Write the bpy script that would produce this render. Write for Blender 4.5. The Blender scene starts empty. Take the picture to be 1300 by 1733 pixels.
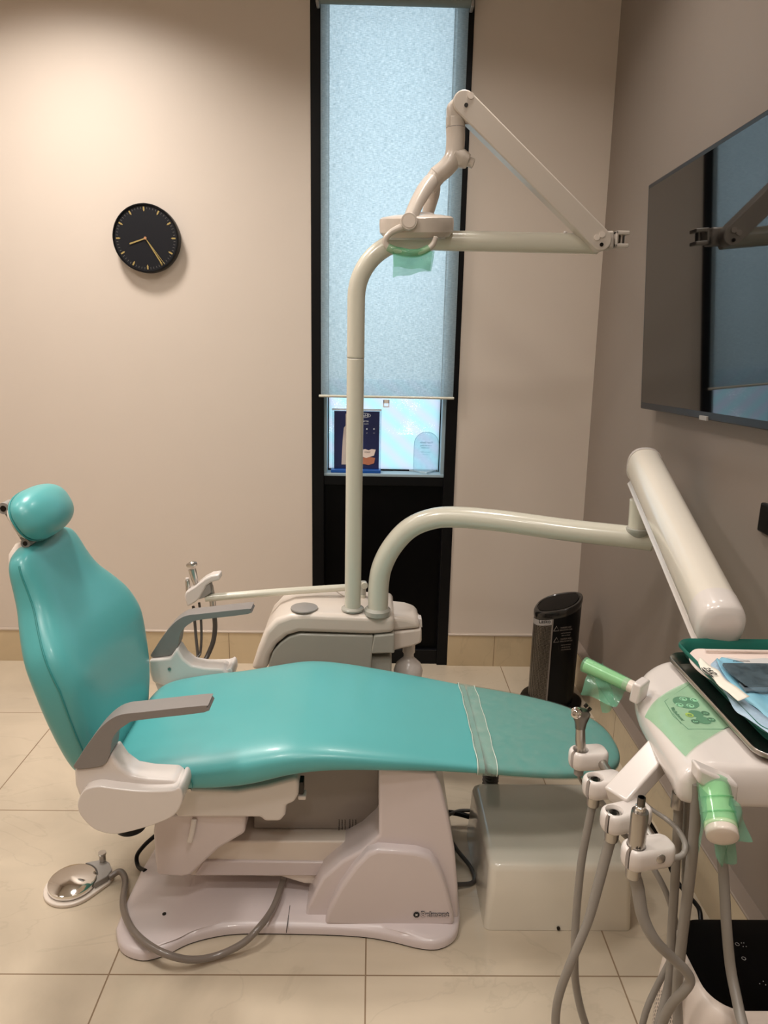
import bpy, bmesh, math, random
from mathutils import Vector, Matrix
random.seed(7)
S = bpy.context.scene
COL = S.collection
PI = math.pi
# ------------------------------------------------------------------ camera model (1300 x 1733)
F, CX, CY = 1236., 650., 866.5
yd = Vector((-18., 301., -1236.)).normalized()
upv = Vector((101., 5084., 1236.)).normalized()
upv = (upv - yd * upv.dot(yd)).normalized()
xd = yd.cross(upv)
CAM = Vector((0, 0, 1.49))
def P(px, py, X=None, Y=None, Z=None):
    """World point seen at a pixel of the photograph, on the plane X=, Y= or Z=."""
    c = Vector((px - CX, -(py - CY), -F))
    d = Vector((c.dot(xd), c.dot(yd), c.dot(upv)))
    t = (X - CAM.x) / d.x if X is not None else (Y - CAM.y) / d.y if Y is not None else (Z - CAM.z) / d.z
    return CAM + d * t
def proj(p):
    w = Vector(p) - CAM; c = xd * 0 + Vector((0, 0, 0))
    c = w.x * xd + w.y * yd + w.z * upv
    return (CX + F * c.x / -c.z, CY - F * c.y / -c.z)
cam = bpy.data.cameras.new('camera'); co = bpy.data.objects.new('camera', cam); COL.objects.link(co)
R = Matrix((xd, yd, upv))            # rows: world axes in camera coordinates
co.matrix_world = Matrix.Translation(CAM) @ R.to_4x4()
cam.sensor_fit = 'VERTICAL'; cam.sensor_height = 36; cam.lens = 36 * F / 1733; cam.clip_start = .02
S.camera = co
S.view_settings.view_transform = 'Standard'; S.view_settings.look = 'None'
S.view_settings.exposure = 0.0; S.view_settings.gamma = 1.0

# ------------------------------------------------------------------ materials
def lin(c):
    return tuple(((v / 255) / 12.92 if v / 255 <= .04045 else ((v / 255 + .055) / 1.055) ** 2.4) for v in c[:3]) + (1,)
def new_mat(name):
    m = bpy.data.materials.new(name); m.use_nodes = True
    nt = m.node_tree
    return m, nt, nt.nodes['Principled BSDF']
def pbr(name, c, rough=.4, metal=0, coat=0, var=.04, vscale=6., bump=0, bscale=200., spec=.5, emit=0):
    m, nt, b = new_mat(name); N = nt.nodes; L = nt.links
    b.inputs['Roughness'].default_value = rough; b.inputs['Metallic'].default_value = metal
    b.inputs['Coat Weight'].default_value = coat; b.inputs['Coat Roughness'].default_value = .08
    b.inputs['Specular IOR Level'].default_value = spec
    geo = N.new('ShaderNodeNewGeometry'); nz = N.new('ShaderNodeTexNoise'); nz.inputs['Scale'].default_value = vscale
    L.new(geo.outputs['Position'], nz.inputs['Vector'])
    mx = N.new('ShaderNodeMix'); mx.data_type = 'RGBA'; a = lin(c)
    mx.inputs['A'].default_value = tuple(v * (1 - var) for v in a[:3]) + (1,)
    mx.inputs['B'].default_value = tuple(min(1, v * (1 + var)) for v in a[:3]) + (1,)
    L.new(nz.outputs['Fac'], mx.inputs['Factor']); L.new(mx.outputs['Result'], b.inputs['Base Color'])
    if emit:
        L.new(mx.outputs['Result'], b.inputs['Emission Color']); b.inputs['Emission Strength'].default_value = emit
    if bump:
        n2 = N.new('ShaderNodeTexNoise'); n2.inputs['Scale'].default_value = bscale
        L.new(geo.outputs['Position'], n2.inputs['Vector'])
        bp = N.new('ShaderNodeBump'); bp.inputs['Strength'].default_value = bump; bp.inputs['Distance'].default_value = .002
        L.new(n2.outputs['Fac'], bp.inputs['Height']); L.new(bp.outputs['Normal'], b.inputs['Normal'])
    return m
def film(name, c, alpha=.5, rough=.15, spec=.6, bump=.0):
    """thin translucent plastic: tinted see-through sheet with gloss"""
    m, nt, b = new_mat(name); N = nt.nodes; L = nt.links
    b.inputs['Base Color'].default_value = lin(c); b.inputs['Roughness'].default_value = rough
    b.inputs['Specular IOR Level'].default_value = spec
    tr = N.new('ShaderNodeBsdfTransparent'); t = lin(c); tr.inputs['Color'].default_value = tuple(.62 + .38 * v for v in t[:3]) + (1,)
    mx = N.new('ShaderNodeMixShader')
    geo = N.new('ShaderNodeNewGeometry'); nz = N.new('ShaderNodeTexNoise'); nz.inputs['Scale'].default_value = 40
    L.new(geo.outputs['Position'], nz.inputs['Vector'])
    mr = N.new('ShaderNodeMapRange'); mr.inputs['To Min'].default_value = alpha - .1; mr.inputs['To Max'].default_value = alpha + .1
    L.new(nz.outputs['Fac'], mr.inputs['Value']); L.new(mr.outputs['Result'], mx.inputs['Fac'])
    L.new(tr.outputs[0], mx.inputs[1]); L.new(b.outputs[0], mx.inputs[2])
    if bump:
        bp = N.new('ShaderNodeBump'); bp.inputs['Strength'].default_value = bump; bp.inputs['Distance'].default_value = .01
        L.new(nz.outputs['Fac'], bp.inputs['Height']); L.new(bp.outputs['Normal'], b.inputs['Normal'])
    L.new(mx.outputs[0], N['Material Output'].inputs['Surface'])
    return m
def mth(nt, op, a, b=None, c=None):
    n = nt.nodes.new('ShaderNodeMath'); n.operation = op
    for i, v in enumerate((a, b, c)):
        if v is None: continue
        if isinstance(v, (int, float)): n.inputs[i].default_value = v
        else: nt.links.new(v, n.inputs[i])
    return n.outputs[0]
def tile_mat(name, base, axes, offs, pitch, grout, rough=.16, vein=1.):
    m, nt, b = new_mat(name); N = nt.nodes; L = nt.links
    geo = N.new('ShaderNodeNewGeometry'); sp = N.new('ShaderNodeSeparateXYZ'); L.new(geo.outputs['Position'], sp.inputs[0])
    mask = None
    for ax, of in zip(axes, offs):
        v = mth(nt, 'DIVIDE', mth(nt, 'SUBTRACT', sp.outputs[ax], of), pitch)
        fr = mth(nt, 'FRACT', mth(nt, 'ADD', v, .5))
        d = mth(nt, 'ABSOLUTE', mth(nt, 'SUBTRACT', fr, .5))
        g = mth(nt, 'LESS_THAN', d, .0019 / pitch)
        mask = g if mask is None else mth(nt, 'MAXIMUM', mask, g)
    n1 = N.new('ShaderNodeTexNoise'); n1.inputs['Scale'].default_value = 1.6; n1.inputs['Detail'].default_value = 8; n1.inputs['Distortion'].default_value = 1.4
    L.new(geo.outputs['Position'], n1.inputs['Vector'])
    r1 = N.new('ShaderNodeValToRGB'); a = lin(base)
    r1.color_ramp.elements[0].position = .3; r1.color_ramp.elements[0].color = tuple(v * (1 - .22 * vein) for v in a[:3]) + (1,)
    r1.color_ramp.elements[1].position = .62; r1.color_ramp.elements[1].color = a
    e = r1.color_ramp.elements.new(.8); e.color = tuple(min(1, v * 1.06) for v in a[:3]) + (1,)
    L.new(n1.outputs['Fac'], r1.inputs['Fac'])
    n2 = N.new('ShaderNodeTexNoise'); n2.inputs['Scale'].default_value = .9; n2.inputs['Detail'].default_value = 6; n2.inputs['Distortion'].default_value = 2.6
    mp = N.new('ShaderNodeMapping'); mp.inputs['Rotation'].default_value = (0, 0, .6); mp.inputs['Scale'].default_value = (1, 2.2, 1)
    L.new(geo.outputs['Position'], mp.inputs[0]); L.new(mp.outputs[0], n2.inputs['Vector'])
    r2 = N.new('ShaderNodeValToRGB'); r2.color_ramp.elements[0].position = .488; r2.color_ramp.elements[0].color = (0, 0, 0, 1)
    r2.color_ramp.elements[1].position = .5; r2.color_ramp.elements[1].color = (1, 1, 1, 1)
    e = r2.color_ramp.elements.new(.512); e.color = (0, 0, 0, 1)
    L.new(n2.outputs['Fac'], r2.inputs['Fac'])
    mv = N.new('ShaderNodeMix'); mv.data_type = 'RGBA'; L.new(mth(nt, 'MULTIPLY', r2.outputs[0], .16 * vein), mv.inputs['Factor'])
    L.new(r1.outputs[0], mv.inputs['A']); mv.inputs['B'].default_value = tuple(v * .5 for v in a[:3]) + (1,)
    mg = N.new('ShaderNodeMix'); mg.data_type = 'RGBA'; L.new(mask, mg.inputs['Factor']); L.new(mv.outputs['Result'], mg.inputs['A'])
    mg.inputs['B'].default_value = lin(grout)
    L.new(mg.outputs['Result'], b.inputs['Base Color'])
    L.new(mth(nt, 'ADD', mth(nt, 'MULTIPLY', mask, .5), rough), b.inputs['Roughness'])
    bp = N.new('ShaderNodeBump'); bp.inputs['Strength'].default_value = .5; bp.inputs['Distance'].default_value = .001
    L.new(mth(nt, 'SUBTRACT', 1, mask), bp.inputs['Height']); L.new(bp.outputs['Normal'], b.inputs['Normal'])
    return m

M = {}
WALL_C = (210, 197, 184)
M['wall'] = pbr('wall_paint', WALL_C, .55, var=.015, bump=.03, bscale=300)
M['wall_dark'] = pbr('wall_side_dark', (140, 128, 118), .5, var=.015, bump=.03, bscale=300)  # side wall coloured darker than the other walls
M['ceil'] = pbr('ceiling_paint', (215, 208, 198), .8)
M['floor'] = tile_mat('floor_tile', (206, 191, 169), (0, 1), (.005, 1.435), .61, (138, 116, 92))
M['skirt'] = tile_mat('skirting_tile', (205, 184, 150), (0,), (.58,), .61, (150, 128, 100), rough=.3)
M['skirt_y'] = tile_mat('skirting_tile_side', (205, 188, 158), (1,), (1.82,), .61, (150, 128, 100), rough=.3)
M['cap'] = pbr('skirting_cap', (196, 182, 168), .3, metal=.2)
M['black_frame'] = pbr('black_frame', (9, 9, 11), .4, spec=.2)
M['black_panel'] = pbr('black_panel', (2, 2, 3), .4, spec=.12)
M['reveal'] = pbr('grey_reveal', (150, 170, 180), .5)
M['white'] = pbr('glossy_white', (222, 214, 208), .22, coat=.3, var=.02)
M['white_warm'] = pbr('warm_white', (226, 214, 202), .3, coat=.2, var=.02)
M['lilac'] = pbr('lilac_white', (216, 204, 203), .3, coat=.25, var=.02)
M['cream'] = pbr('cream_tube', (214, 210, 194), .22, coat=.4, var=.02)
M['box'] = pbr('step_box_plastic', (224, 217, 202), .18, coat=.5, var=.03)
M['teal'] = pbr('teal_vinyl', (88, 170, 170), .34, coat=.08, var=.03, bump=.06, bscale=500)
M['teal_foot'] = pbr('teal_vinyl_foot', (104, 172, 168), .38, var=.05, bump=.06, bscale=500)
M['teal_seam'] = pbr('teal_piping', (52, 140, 138), .45)
M['grey_arm'] = pbr('arm_rubber', (134, 128, 124), .5, bump=.08, bscale=400)
M['grey'] = pbr('mid_grey', (150, 145, 140), .4)
M['grey_panel'] = pbr('grey_green_panel', (176, 174, 164), .22, coat=.4)
M['light_under'] = pbr('lamp_beige', (205, 194, 182), .28, coat=.3, var=.02)
M['steel'] = pbr('brushed_steel', (190, 186, 180), .28, metal=1, bump=.02)
M['chrome'] = pbr('chrome', (225, 222, 218), .05, metal=1, var=.01)
M['dark_metal'] = pbr('dark_metal', (60, 58, 56), .25, metal=1)
M['black'] = pbr('black_plastic', (6, 6, 7), .35, spec=.2)
M['black_gloss'] = pbr('black_gloss', (2, 2, 3), .25, spec=.12)
M['tv_screen'] = pbr('tv_screen', (3, 3, 4), .035, spec=1.0, var=.01)
M['tv_bezel'] = pbr('tv_bezel', (22, 24, 28), .35)
M['hose'] = pbr('grey_hose', (140, 134, 126), .38, var=.06)
M['hose_dark'] = pbr('dark_hose', (74, 70, 66), .35, var=.06)
M['clock_face'] = pbr('clock_face', (26, 27, 34), .5)
M['gold'] = pbr('gold_mark', (186, 164, 104), .35, metal=.4)
M['tick'] = pbr('grey_tick', (120, 118, 112), .5)
M['green_film'] = film('green_film', (160, 222, 178), .27, bump=.12)
M['green_film_dark'] = film('green_film_loose', (130, 205, 172), .36, bump=.4)
M['clear_film'] = film('clear_plastic', (205, 215, 205), .10, rough=.12, bump=.3)
M['acrylic'] = film('acrylic_sheet', (215, 235, 245), .16, rough=.05)
M['blue_film'] = film('pouch_film', (190, 222, 238), .14, rough=.08, bump=.6)
M['green_wrap'] = pbr('green_wrapped_handle', (196, 226, 182), .25, coat=.5)
M['tray_green'] = pbr('green_tray', (12, 98, 84), .35)
M['pink'] = pbr('pink_paper', (240, 222, 212), .5)
M['blue_paper'] = pbr('blue_paper', (140, 195, 215), .5, var=.06, vscale=30)
M['paper'] = pbr('white_paper', (240, 234, 220), .7)
M['ink'] = pbr('black_ink', (18, 18, 20), .6)
M['navy'] = pbr('navy_print', (26, 38, 88), .3, var=.25, vscale=14)
M['blue'] = pbr('blue_print', (12, 80, 160), .35)
M['print_white'] = pbr('white_print', (235, 240, 248), .5)
M['mint'] = pbr('mint_button', (215, 245, 228), .4)
M['pgrey'] = pbr('panel_grey', (84, 116, 104), .4)
M['pdark'] = pbr('panel_dark', (8, 36, 32), .4)
M['yellow'] = pbr('yellow_button', (232, 214, 40), .4)
M['label_grey'] = pbr('label_grey', (118, 108, 100), .5)
M['salmon'] = pbr('denture_model', (215, 170, 150), .4)
M['heater_top'] = pbr('heater_cap', (14, 13, 12), .22, coat=.5)

def grille_mat():
    m, nt, b = new_mat('heater_grille'); N = nt.nodes; L = nt.links
    geo = N.new('ShaderNodeNewGeometry'); mp = N.new('ShaderNodeMapping'); mp.inputs['Scale'].default_value = (160, 0, 130)
    L.new(geo.outputs['Position'], mp.inputs[0])
    v = N.new('ShaderNodeTexVoronoi'); v.inputs['Scale'].default_value = 1.3; v.inputs['Randomness'].default_value = .15
    L.new(mp.outputs[0], v.inputs['Vector'])
    r = N.new('ShaderNodeValToRGB'); r.color_ramp.elements[0].position = .25; r.color_ramp.elements[0].color = lin((14, 13, 11))
    r.color_ramp.elements[1].position = .5; r.color_ramp.elements[1].color = lin((112, 104, 94))
    L.new(v.outputs['Distance'], r.inputs[0]); L.new(r.outputs[0], b.inputs['Base Color'])
    b.inputs['Roughness'].default_value = .35; b.inputs['Metallic'].default_value = .6
    return m
M['grille'] = grille_mat()
def perforated_mat():
    m, nt, b = new_mat('perforated_white'); N = nt.nodes; L = nt.links
    geo = N.new('ShaderNodeNewGeometry'); sp = N.new('ShaderNodeSeparateXYZ'); L.new(geo.outputs['Position'], sp.inputs[0])
    fy = mth(nt, 'SUBTRACT', mth(nt, 'FRACT', mth(nt, 'MULTIPLY', mth(nt, 'ADD', sp.outputs[1], sp.outputs[0]), 110)), .5)
    fz = mth(nt, 'SUBTRACT', mth(nt, 'FRACT', mth(nt, 'MULTIPLY', sp.outputs[2], 110)), .5)
    d = mth(nt, 'SQRT', mth(nt, 'ADD', mth(nt, 'MULTIPLY', fy, fy), mth(nt, 'MULTIPLY', fz, fz)))
    hole = mth(nt, 'LESS_THAN', d, .3)
    low = mth(nt, 'LESS_THAN', sp.outputs[2], .305)
    side = mth(nt, 'LESS_THAN', sp.outputs[0], .625)
    k = mth(nt, 'MULTIPLY', mth(nt, 'MULTIPLY', hole, low), side)
    mx = N.new('ShaderNodeMix'); mx.data_type = 'RGBA'; L.new(k, mx.inputs['Factor'])
    mx.inputs['A'].default_value = lin((222, 208, 196)); mx.inputs['B'].default_value = lin((60, 52, 46))
    L.new(mx.outputs['Result'], b.inputs['Base Color']); b.inputs['Roughness'].default_value = .35
    return m
M['perf'] = perforated_mat()
def blind_mat():
    m, nt, b = new_mat('blind_fabric'); N = nt.nodes; L = nt.links
    geo = N.new('ShaderNodeNewGeometry')
    w = []
    for sc in ((70, 1, 520), (520, 1, 60)):
        mp = N.new('ShaderNodeMapping'); mp.inputs['Scale'].default_value = sc; L.new(geo.outputs['Position'], mp.inputs[0])
        n = N.new('ShaderNodeTexNoise'); n.inputs['Scale'].default_value = 1; n.inputs['Detail'].default_value = 2; L.new(mp.outputs[0], n.inputs['Vector']); w.append(n.outputs['Fac'])
    s = mth(nt, 'ADD', mth(nt, 'MULTIPLY', w[0], .65), mth(nt, 'MULTIPLY', w[1], .35))
    r = N.new('ShaderNodeValToRGB'); r.color_ramp.elements[0].position = .34; r.color_ramp.elements[1].position = .66
    r.color_ramp.elements[0].color = (.56, .63, .66, 1); r.color_ramp.elements[1].color = (.95, .98, .99, 1)
    L.new(s, r.inputs[0])
    tl = N.new('ShaderNodeBsdfTranslucent'); L.new(r.outputs[0], tl.inputs['Color'])
    df = N.new('ShaderNodeBsdfDiffuse'); df.inputs['Color'].default_value = (.42, .47, .46, 1)
    tr = N.new('ShaderNodeBsdfTransparent'); L.new(r.outputs[0], tr.inputs['Color'])
    m1 = N.new('ShaderNodeMixShader'); m1.inputs[0].default_value = .55; L.new(df.outputs[0], m1.inputs[1]); L.new(tl.outputs[0], m1.inputs[2])
    m2 = N.new('ShaderNodeMixShader'); m2.inputs[0].default_value = .5; L.new(m1.outputs[0], m2.inputs[1]); L.new(tr.outputs[0], m2.inputs[2])
    L.new(m2.outputs[0], N['Material Output'].inputs['Surface'])
    return m
M['blind'] = blind_mat()
def glass_mat():
    """rain-dotted pane; the low part carries a pearly privacy film"""
    m, nt, b = new_mat('window_glass'); N = nt.nodes; L = nt.links
    geo = N.new('ShaderNodeNewGeometry'); sp = N.new('ShaderNodeSeparateXYZ'); L.new(geo.outputs['Position'], sp.inputs[0])
    v = N.new('ShaderNodeTexVoronoi'); v.inputs['Scale'].default_value = 130; L.new(geo.outputs['Position'], v.inputs['Vector'])
    nz = N.new('ShaderNodeTexNoise'); nz.inputs['Scale'].default_value = 9; L.new(geo.outputs['Position'], nz.inputs['Vector'])
    drop = mth(nt, 'LESS_THAN', v.outputs['Distance'], mth(nt, 'MULTIPLY', mth(nt, 'SUBTRACT', nz.outputs['Fac'], .4), 1.3))
    hi = mth(nt, 'MULTIPLY', mth(nt, 'GREATER_THAN', sp.outputs[2], 1.06), mth(nt, 'LESS_THAN', sp.outputs[2], 1.55))
    drop = mth(nt, 'MULTIPLY', drop, hi)
    wv = N.new('ShaderNodeTexWave'); wv.inputs['Scale'].default_value = 4.2; wv.inputs['Distortion'].default_value = 1.5; wv.inputs['Detail'].default_value = 1
    mp = N.new('ShaderNodeMapping'); mp.inputs['Rotation'].default_value = (0, .85, 0); L.new(geo.outputs['Position'], mp.inputs[0]); L.new(mp.outputs[0], wv.inputs['Vector'])
    cr = N.new('ShaderNodeMix'); cr.data_type = 'RGBA'; L.new(wv.outputs['Fac'], cr.inputs['Factor'])
    cr.inputs['A'].default_value = (.52, .68, .72, 1); cr.inputs['B'].default_value = (.62, .64, .72, 1)
    dr = N.new('ShaderNodeMix'); dr.data_type = 'RGBA'; L.new(drop, dr.inputs['Factor']); L.new(cr.outputs['Result'], dr.inputs['A']); dr.inputs['B'].default_value = (1, 1, 1, 1)
    tl = N.new('ShaderNodeBsdfTranslucent'); L.new(dr.outputs['Result'], tl.inputs['Color'])
    tr = N.new('ShaderNodeBsdfTransparent'); tr.inputs['Color'].default_value = (.82, .88, .9, 1)
    trd = N.new('ShaderNodeMix'); trd.data_type = 'RGBA'; L.new(drop, trd.inputs['Factor']); trd.inputs['A'].default_value = (.90, .93, .95, 1); trd.inputs['B'].default_value = (1, 1, 1, 1)
    L.new(trd.outputs['Result'], tr.inputs['Color'])
    low = mth(nt, 'LESS_THAN', sp.outputs[2], 1.3)
    m1 = N.new('ShaderNodeMixShader'); L.new(mth(nt, 'MULTIPLY', low, .85), m1.inputs[0]); L.new(tr.outputs[0], m1.inputs[1]); L.new(tl.outputs[0], m1.inputs[2])
    gl = N.new('ShaderNodeBsdfGlossy'); gl.inputs['Roughness'].default_value = .05
    m2 = N.new('ShaderNodeMixShader'); m2.inputs[0].default_value = .04; L.new(m1.outputs[0], m2.inputs[1]); L.new(gl.outputs[0], m2.inputs[2])
    L.new(m2.outputs[0], N['Material Output'].inputs['Surface'])
    return m
M['glass'] = glass_mat()

# ------------------------------------------------------------------ object helpers
def thing(name, label, cat, loc, group=None):
    o = bpy.data.objects.new(name, None); COL.objects.link(o); o.location = Vector(loc); o.empty_display_size = .05
    o['label'] = label; o['category'] = cat
    if group: o['group'] = group
    return o
def tag(o, label, cat, group=None):
    o['label'] = label; o['category'] = cat
    if group: o['group'] = group
    return o
def root_loc(o):
    v = Vector((0, 0, 0))
    while o: v += o.location; o = o.parent
    return v
def add(name, vs, fs, mat, parent=None, smooth=40, bevel=0, seg=3, sub=0, label=None, solid=0):
    me = bpy.data.meshes.new(name)
    vs = [Vector(v) for v in vs]
    lo = Vector((min(v.x for v in vs), min(v.y for v in vs), min(v.z for v in vs)))
    hi = Vector((max(v.x for v in vs), max(v.y for v in vs), max(v.z for v in vs)))
    org = Vector(((lo.x + hi.x) / 2, (lo.y + hi.y) / 2, lo.z))
    me.from_pydata([tuple(v - org) for v in vs], [], fs)
    bm = bmesh.new(); bm.from_mesh(me); bmesh.ops.recalc_face_normals(bm, faces=bm.faces); bm.to_mesh(me); bm.free()
    me.materials.append(mat if not isinstance(mat, str) else M[mat])
    if smooth:
        me.polygons.foreach_set('use_smooth', [True] * len(me.polygons))
        if smooth < 180: me.set_sharp_from_angle(angle=math.radians(smooth))
    o = bpy.data.objects.new(name, me); COL.objects.link(o)
    if parent:
        o.parent = parent; o.location = org - root_loc(parent)
    else: o.location = org
    if solid:
        s = o.modifiers.new('thick', 'SOLIDIFY'); s.thickness = solid; s.offset = 0
    if bevel:
        b = o.modifiers.new('bevel', 'BEVEL'); b.width = bevel; b.segments = seg; b.limit_method = 'ANGLE'; b.angle_limit = math.radians(35)
        b.harden_normals = False
    if sub:
        s = o.modifiers.new('sub', 'SUBSURF'); s.levels = s.render_levels = sub
    if label: o['label'] = label
    return o
def struct(o): o['kind'] = 'structure'; return o
def box(name, lo, hi, mat, parent=None, bevel=0, **k):
    x0, y0, z0 = lo; x1, y1, z1 = hi
    vs = [(x0, y0, z0), (x1, y0, z0), (x1, y1, z0), (x0, y1, z0), (x0, y0, z1), (x1, y0, z1), (x1, y1, z1), (x0, y1, z1)]
    fs = [(0, 3, 2, 1), (4, 5, 6, 7), (0, 1, 5, 4), (1, 2, 6, 5), (2, 3, 7, 6), (3, 0, 4, 7)]
    return add(name, vs, fs, mat, parent, smooth=30, bevel=bevel, **k)
def obox(name, c, ex, ey, ez, dims, mat, parent=None, bevel=0, **k):
    c, ex, ey, ez = Vector(c), Vector(ex).normalized(), Vector(ey).normalized(), Vector(ez).normalized()
    vs = []
    for sz in (-1, 1):
        for sx, sy in ((-1, -1), (1, -1), (1, 1), (-1, 1)):
            vs.append(c + ex * sx * dims[0] / 2 + ey * sy * dims[1] / 2 + ez * sz * dims[2] / 2)
    fs = [(0, 3, 2, 1), (4, 5, 6, 7), (0, 1, 5, 4), (1, 2, 6, 5), (2, 3, 7, 6), (3, 0, 4, 7)]
    return add(name, vs, fs, mat, parent, smooth=30, bevel=bevel, **k)
def prism(name, pts, ext, mat, parent=None, bevel=0, smooth=35, **k):
    n = len(pts); pts = [Vector(p) for p in pts]; ext = Vector(ext)
    vs = pts + [p + ext for p in pts]
    fs = [tuple(range(n)), tuple(range(2 * n - 1, n - 1, -1))] + [(i, (i + 1) % n, (i + 1) % n + n, i + n) for i in range(n)]
    return add(name, vs, fs, mat, parent, smooth=smooth, bevel=bevel, **k)
def loft(name, rings, mat, parent=None, smooth=180, caps=True, **k):
    n = len(rings[0]); vs = [v for r in rings for v in r]; fs = []
    for a in range(len(rings) - 1):
        for i in range(n):
            j = (i + 1) % n; fs.append((a * n + i, a * n + j, (a + 1) * n + j, (a + 1) * n + i))
    if caps: fs += [tuple(range(n)), tuple(range((len(rings) - 1) * n, len(rings) * n))]
    return add(name, vs, fs, mat, parent, smooth=smooth, **k)
def sring(c, u, v, a, b, e=2.6, n=32):
    out = []
    for i in range(n):
        t = 2 * PI * i / n; ct, st = math.cos(t), math.sin(t)
        out.append(Vector(c) + Vector(u) * a * math.copysign(abs(ct) ** (2 / e), ct) + Vector(v) * b * math.copysign(abs(st) ** (2 / e), st))
    return out
def crom(pts, n=8, closed=False):
    pts = [Vector(p) for p in pts]; out = []; m = len(pts)
    rng = range(m if closed else m - 1)
    for i in rng:
        if closed: p0, p1, p2, p3 = (pts[(i + k) % m] for k in (-1, 0, 1, 2))
        else: p0 = pts[max(i - 1, 0)]; p1 = pts[i]; p2 = pts[i + 1]; p3 = pts[min(i + 2, m - 1)]
        for k in range(n):
            t = k / n
            out.append(.5 * ((2 * p1) + (p2 - p0) * t + (2 * p0 - 5 * p1 + 4 * p2 - p3) * t * t + (3 * p1 - p0 - 3 * p2 + p3) * t ** 3))
    if not closed: out.append(pts[-1])
    return out
def frames(path):
    T = []
    for i in range(len(path)):
        a = path[max(i - 1, 0)]; b = path[min(i + 1, len(path) - 1)]; T.append((b - a).normalized())
    u = T[0].orthogonal().normalized(); out = []
    for t in T:
        u = (u - t * u.dot(t)).normalized(); out.append((t, u, t.cross(u)))
    return out
def tube(name, pts, r, mat, parent=None, n=20, sm=8, e=2., b=None, cap=True, **k):
    path = crom(pts, sm) if sm else [Vector(p) for p in pts]
    if isinstance(r, (list, tuple)):
        m = len(r) - 1; rr = []
        cum = [0.]
        for a, b in zip(path, path[1:]): cum.append(cum[-1] + (b - a).length)
        two = sm == 0 and len(pts) == 2
        for i in range(len(path)):
            t = (cum[i] / cum[-1] if two else i / (len(path) - 1)) * m; a = min(int(t), m - 1); f = t - a; rr.append(r[a] * (1 - f) + r[a + 1] * f)
    else: rr = [r] * len(path)
    if cap:                       # support rings so the rounded ends do not bend the shading of the shaft
        L0, L1 = (path[1] - path[0]).length, (path[-1] - path[-2]).length
        if L0 > rr[0] * .3: f = .15 * rr[0] / L0; path.insert(1, path[0].lerp(path[1], f)); rr.insert(1, rr[0] * (1 - f) + rr[1] * f)
        if L1 > rr[-1] * .3: f = .15 * rr[-1] / L1; path.insert(-1, path[-1].lerp(path[-2], f)); rr.insert(-1, rr[-1] * (1 - f) + rr[-2] * f)
    fr = frames(path); rings = []
    if cap:
        for q in (.35, .8): rings.append(sring(path[0] - fr[0][0] * rr[0] * .25 * (1 - q), fr[0][1], fr[0][2], rr[0] * (q + .12), rr[0] * (q + .12), e, n))
    for p, (t, u, v), q in zip(path, fr, rr): rings.append(sring(p, u, v, q, q, e, n))
    if cap:
        for q in (.8, .35): rings.append(sring(path[-1] + fr[-1][0] * rr[-1] * .25 * (1 - q), fr[-1][1], fr[-1][2], rr[-1] * (q + .12), rr[-1] * (q + .12), e, n))
    return loft(name, rings, mat, parent, smooth=60, **k)
def lathe(name, prof, org, axis, mat, parent=None, n=40, smooth=40, **k):
    ax = Vector(axis).normalized(); u = ax.orthogonal().normalized(); v = ax.cross(u); org = Vector(org)
    rings = [[org + ax * h + (u * math.cos(2 * PI * i / n) + v * math.sin(2 * PI * i / n)) * max(r, .0002) for i in range(n)] for r, h in prof]
    return loft(name, rings, mat, parent, smooth=smooth, **k)
def text(name, s, c, right, up, size, mat, parent=None, off=0, ext=.0002, align='CENTER', shear=0, sx=1.):
    cu = bpy.data.curves.new(name, 'FONT'); cu.body = s; cu.size = size; cu.extrude = ext; cu.offset = off; cu.align_x = align; cu.align_y = 'CENTER'; cu.shear = shear
    o = bpy.data.objects.new(name + '_t', cu); COL.objects.link(o)
    dg = bpy.context.evaluated_depsgraph_get(); me = bpy.data.meshes.new_from_object(o.evaluated_get(dg)); bpy.data.objects.remove(o)
    me.name = name; me.materials.clear(); me.materials.append(M[mat])
    r = Vector(right).normalized(); u = Vector(up); u = (u - r * u.dot(r)).normalized(); w = r.cross(u)
    mt = Matrix((r * sx, u, w)).transposed()
    for v in me.vertices: v.co = mt @ v.co
    ob = bpy.data.objects.new(name, me); COL.objects.link(ob)
    if parent: ob.parent = parent; ob.location = Vector(c) - root_loc(parent)
    else: ob.location = c
    return ob
def disc(name, c, nrm, r, mat, parent=None, th=.0006, n=28, squash=None):
    nrm = Vector(nrm).normalized()
    return lathe(name, [(0, 0), (r, 0), (r, th), (0, th)], c, nrm, mat, parent, n=n, smooth=30)
def sheet(name, grid, mat, parent=None, **k):
    r, c = len(grid), len(grid[0]); vs = [p for row in grid for p in row]
    fs = [(i * c + j, i * c + j + 1, (i + 1) * c + j + 1, (i + 1) * c + j) for i in range(r - 1) for j in range(c - 1)]
    return add(name, vs, fs, mat, parent, smooth=180, **k)
def bilin(a, b, c, d, nu=8, nv=8, wob=None):
    """a,b,c,d corners in order; optional wobble(u,v)->Vector"""
    a, b, c, d = map(Vector, (a, b, c, d)); g = []
    for i in range(nv + 1):
        v = i / nv; row = []
        for j in range(nu + 1):
            u = j / nu; p = (a * (1 - u) + b * u) * (1 - v) + (d * (1 - u) + c * u) * v
            if wob: p = p + Vector(wob(u, v))
            row.append(p)
        g.append(row)
    return g

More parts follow.
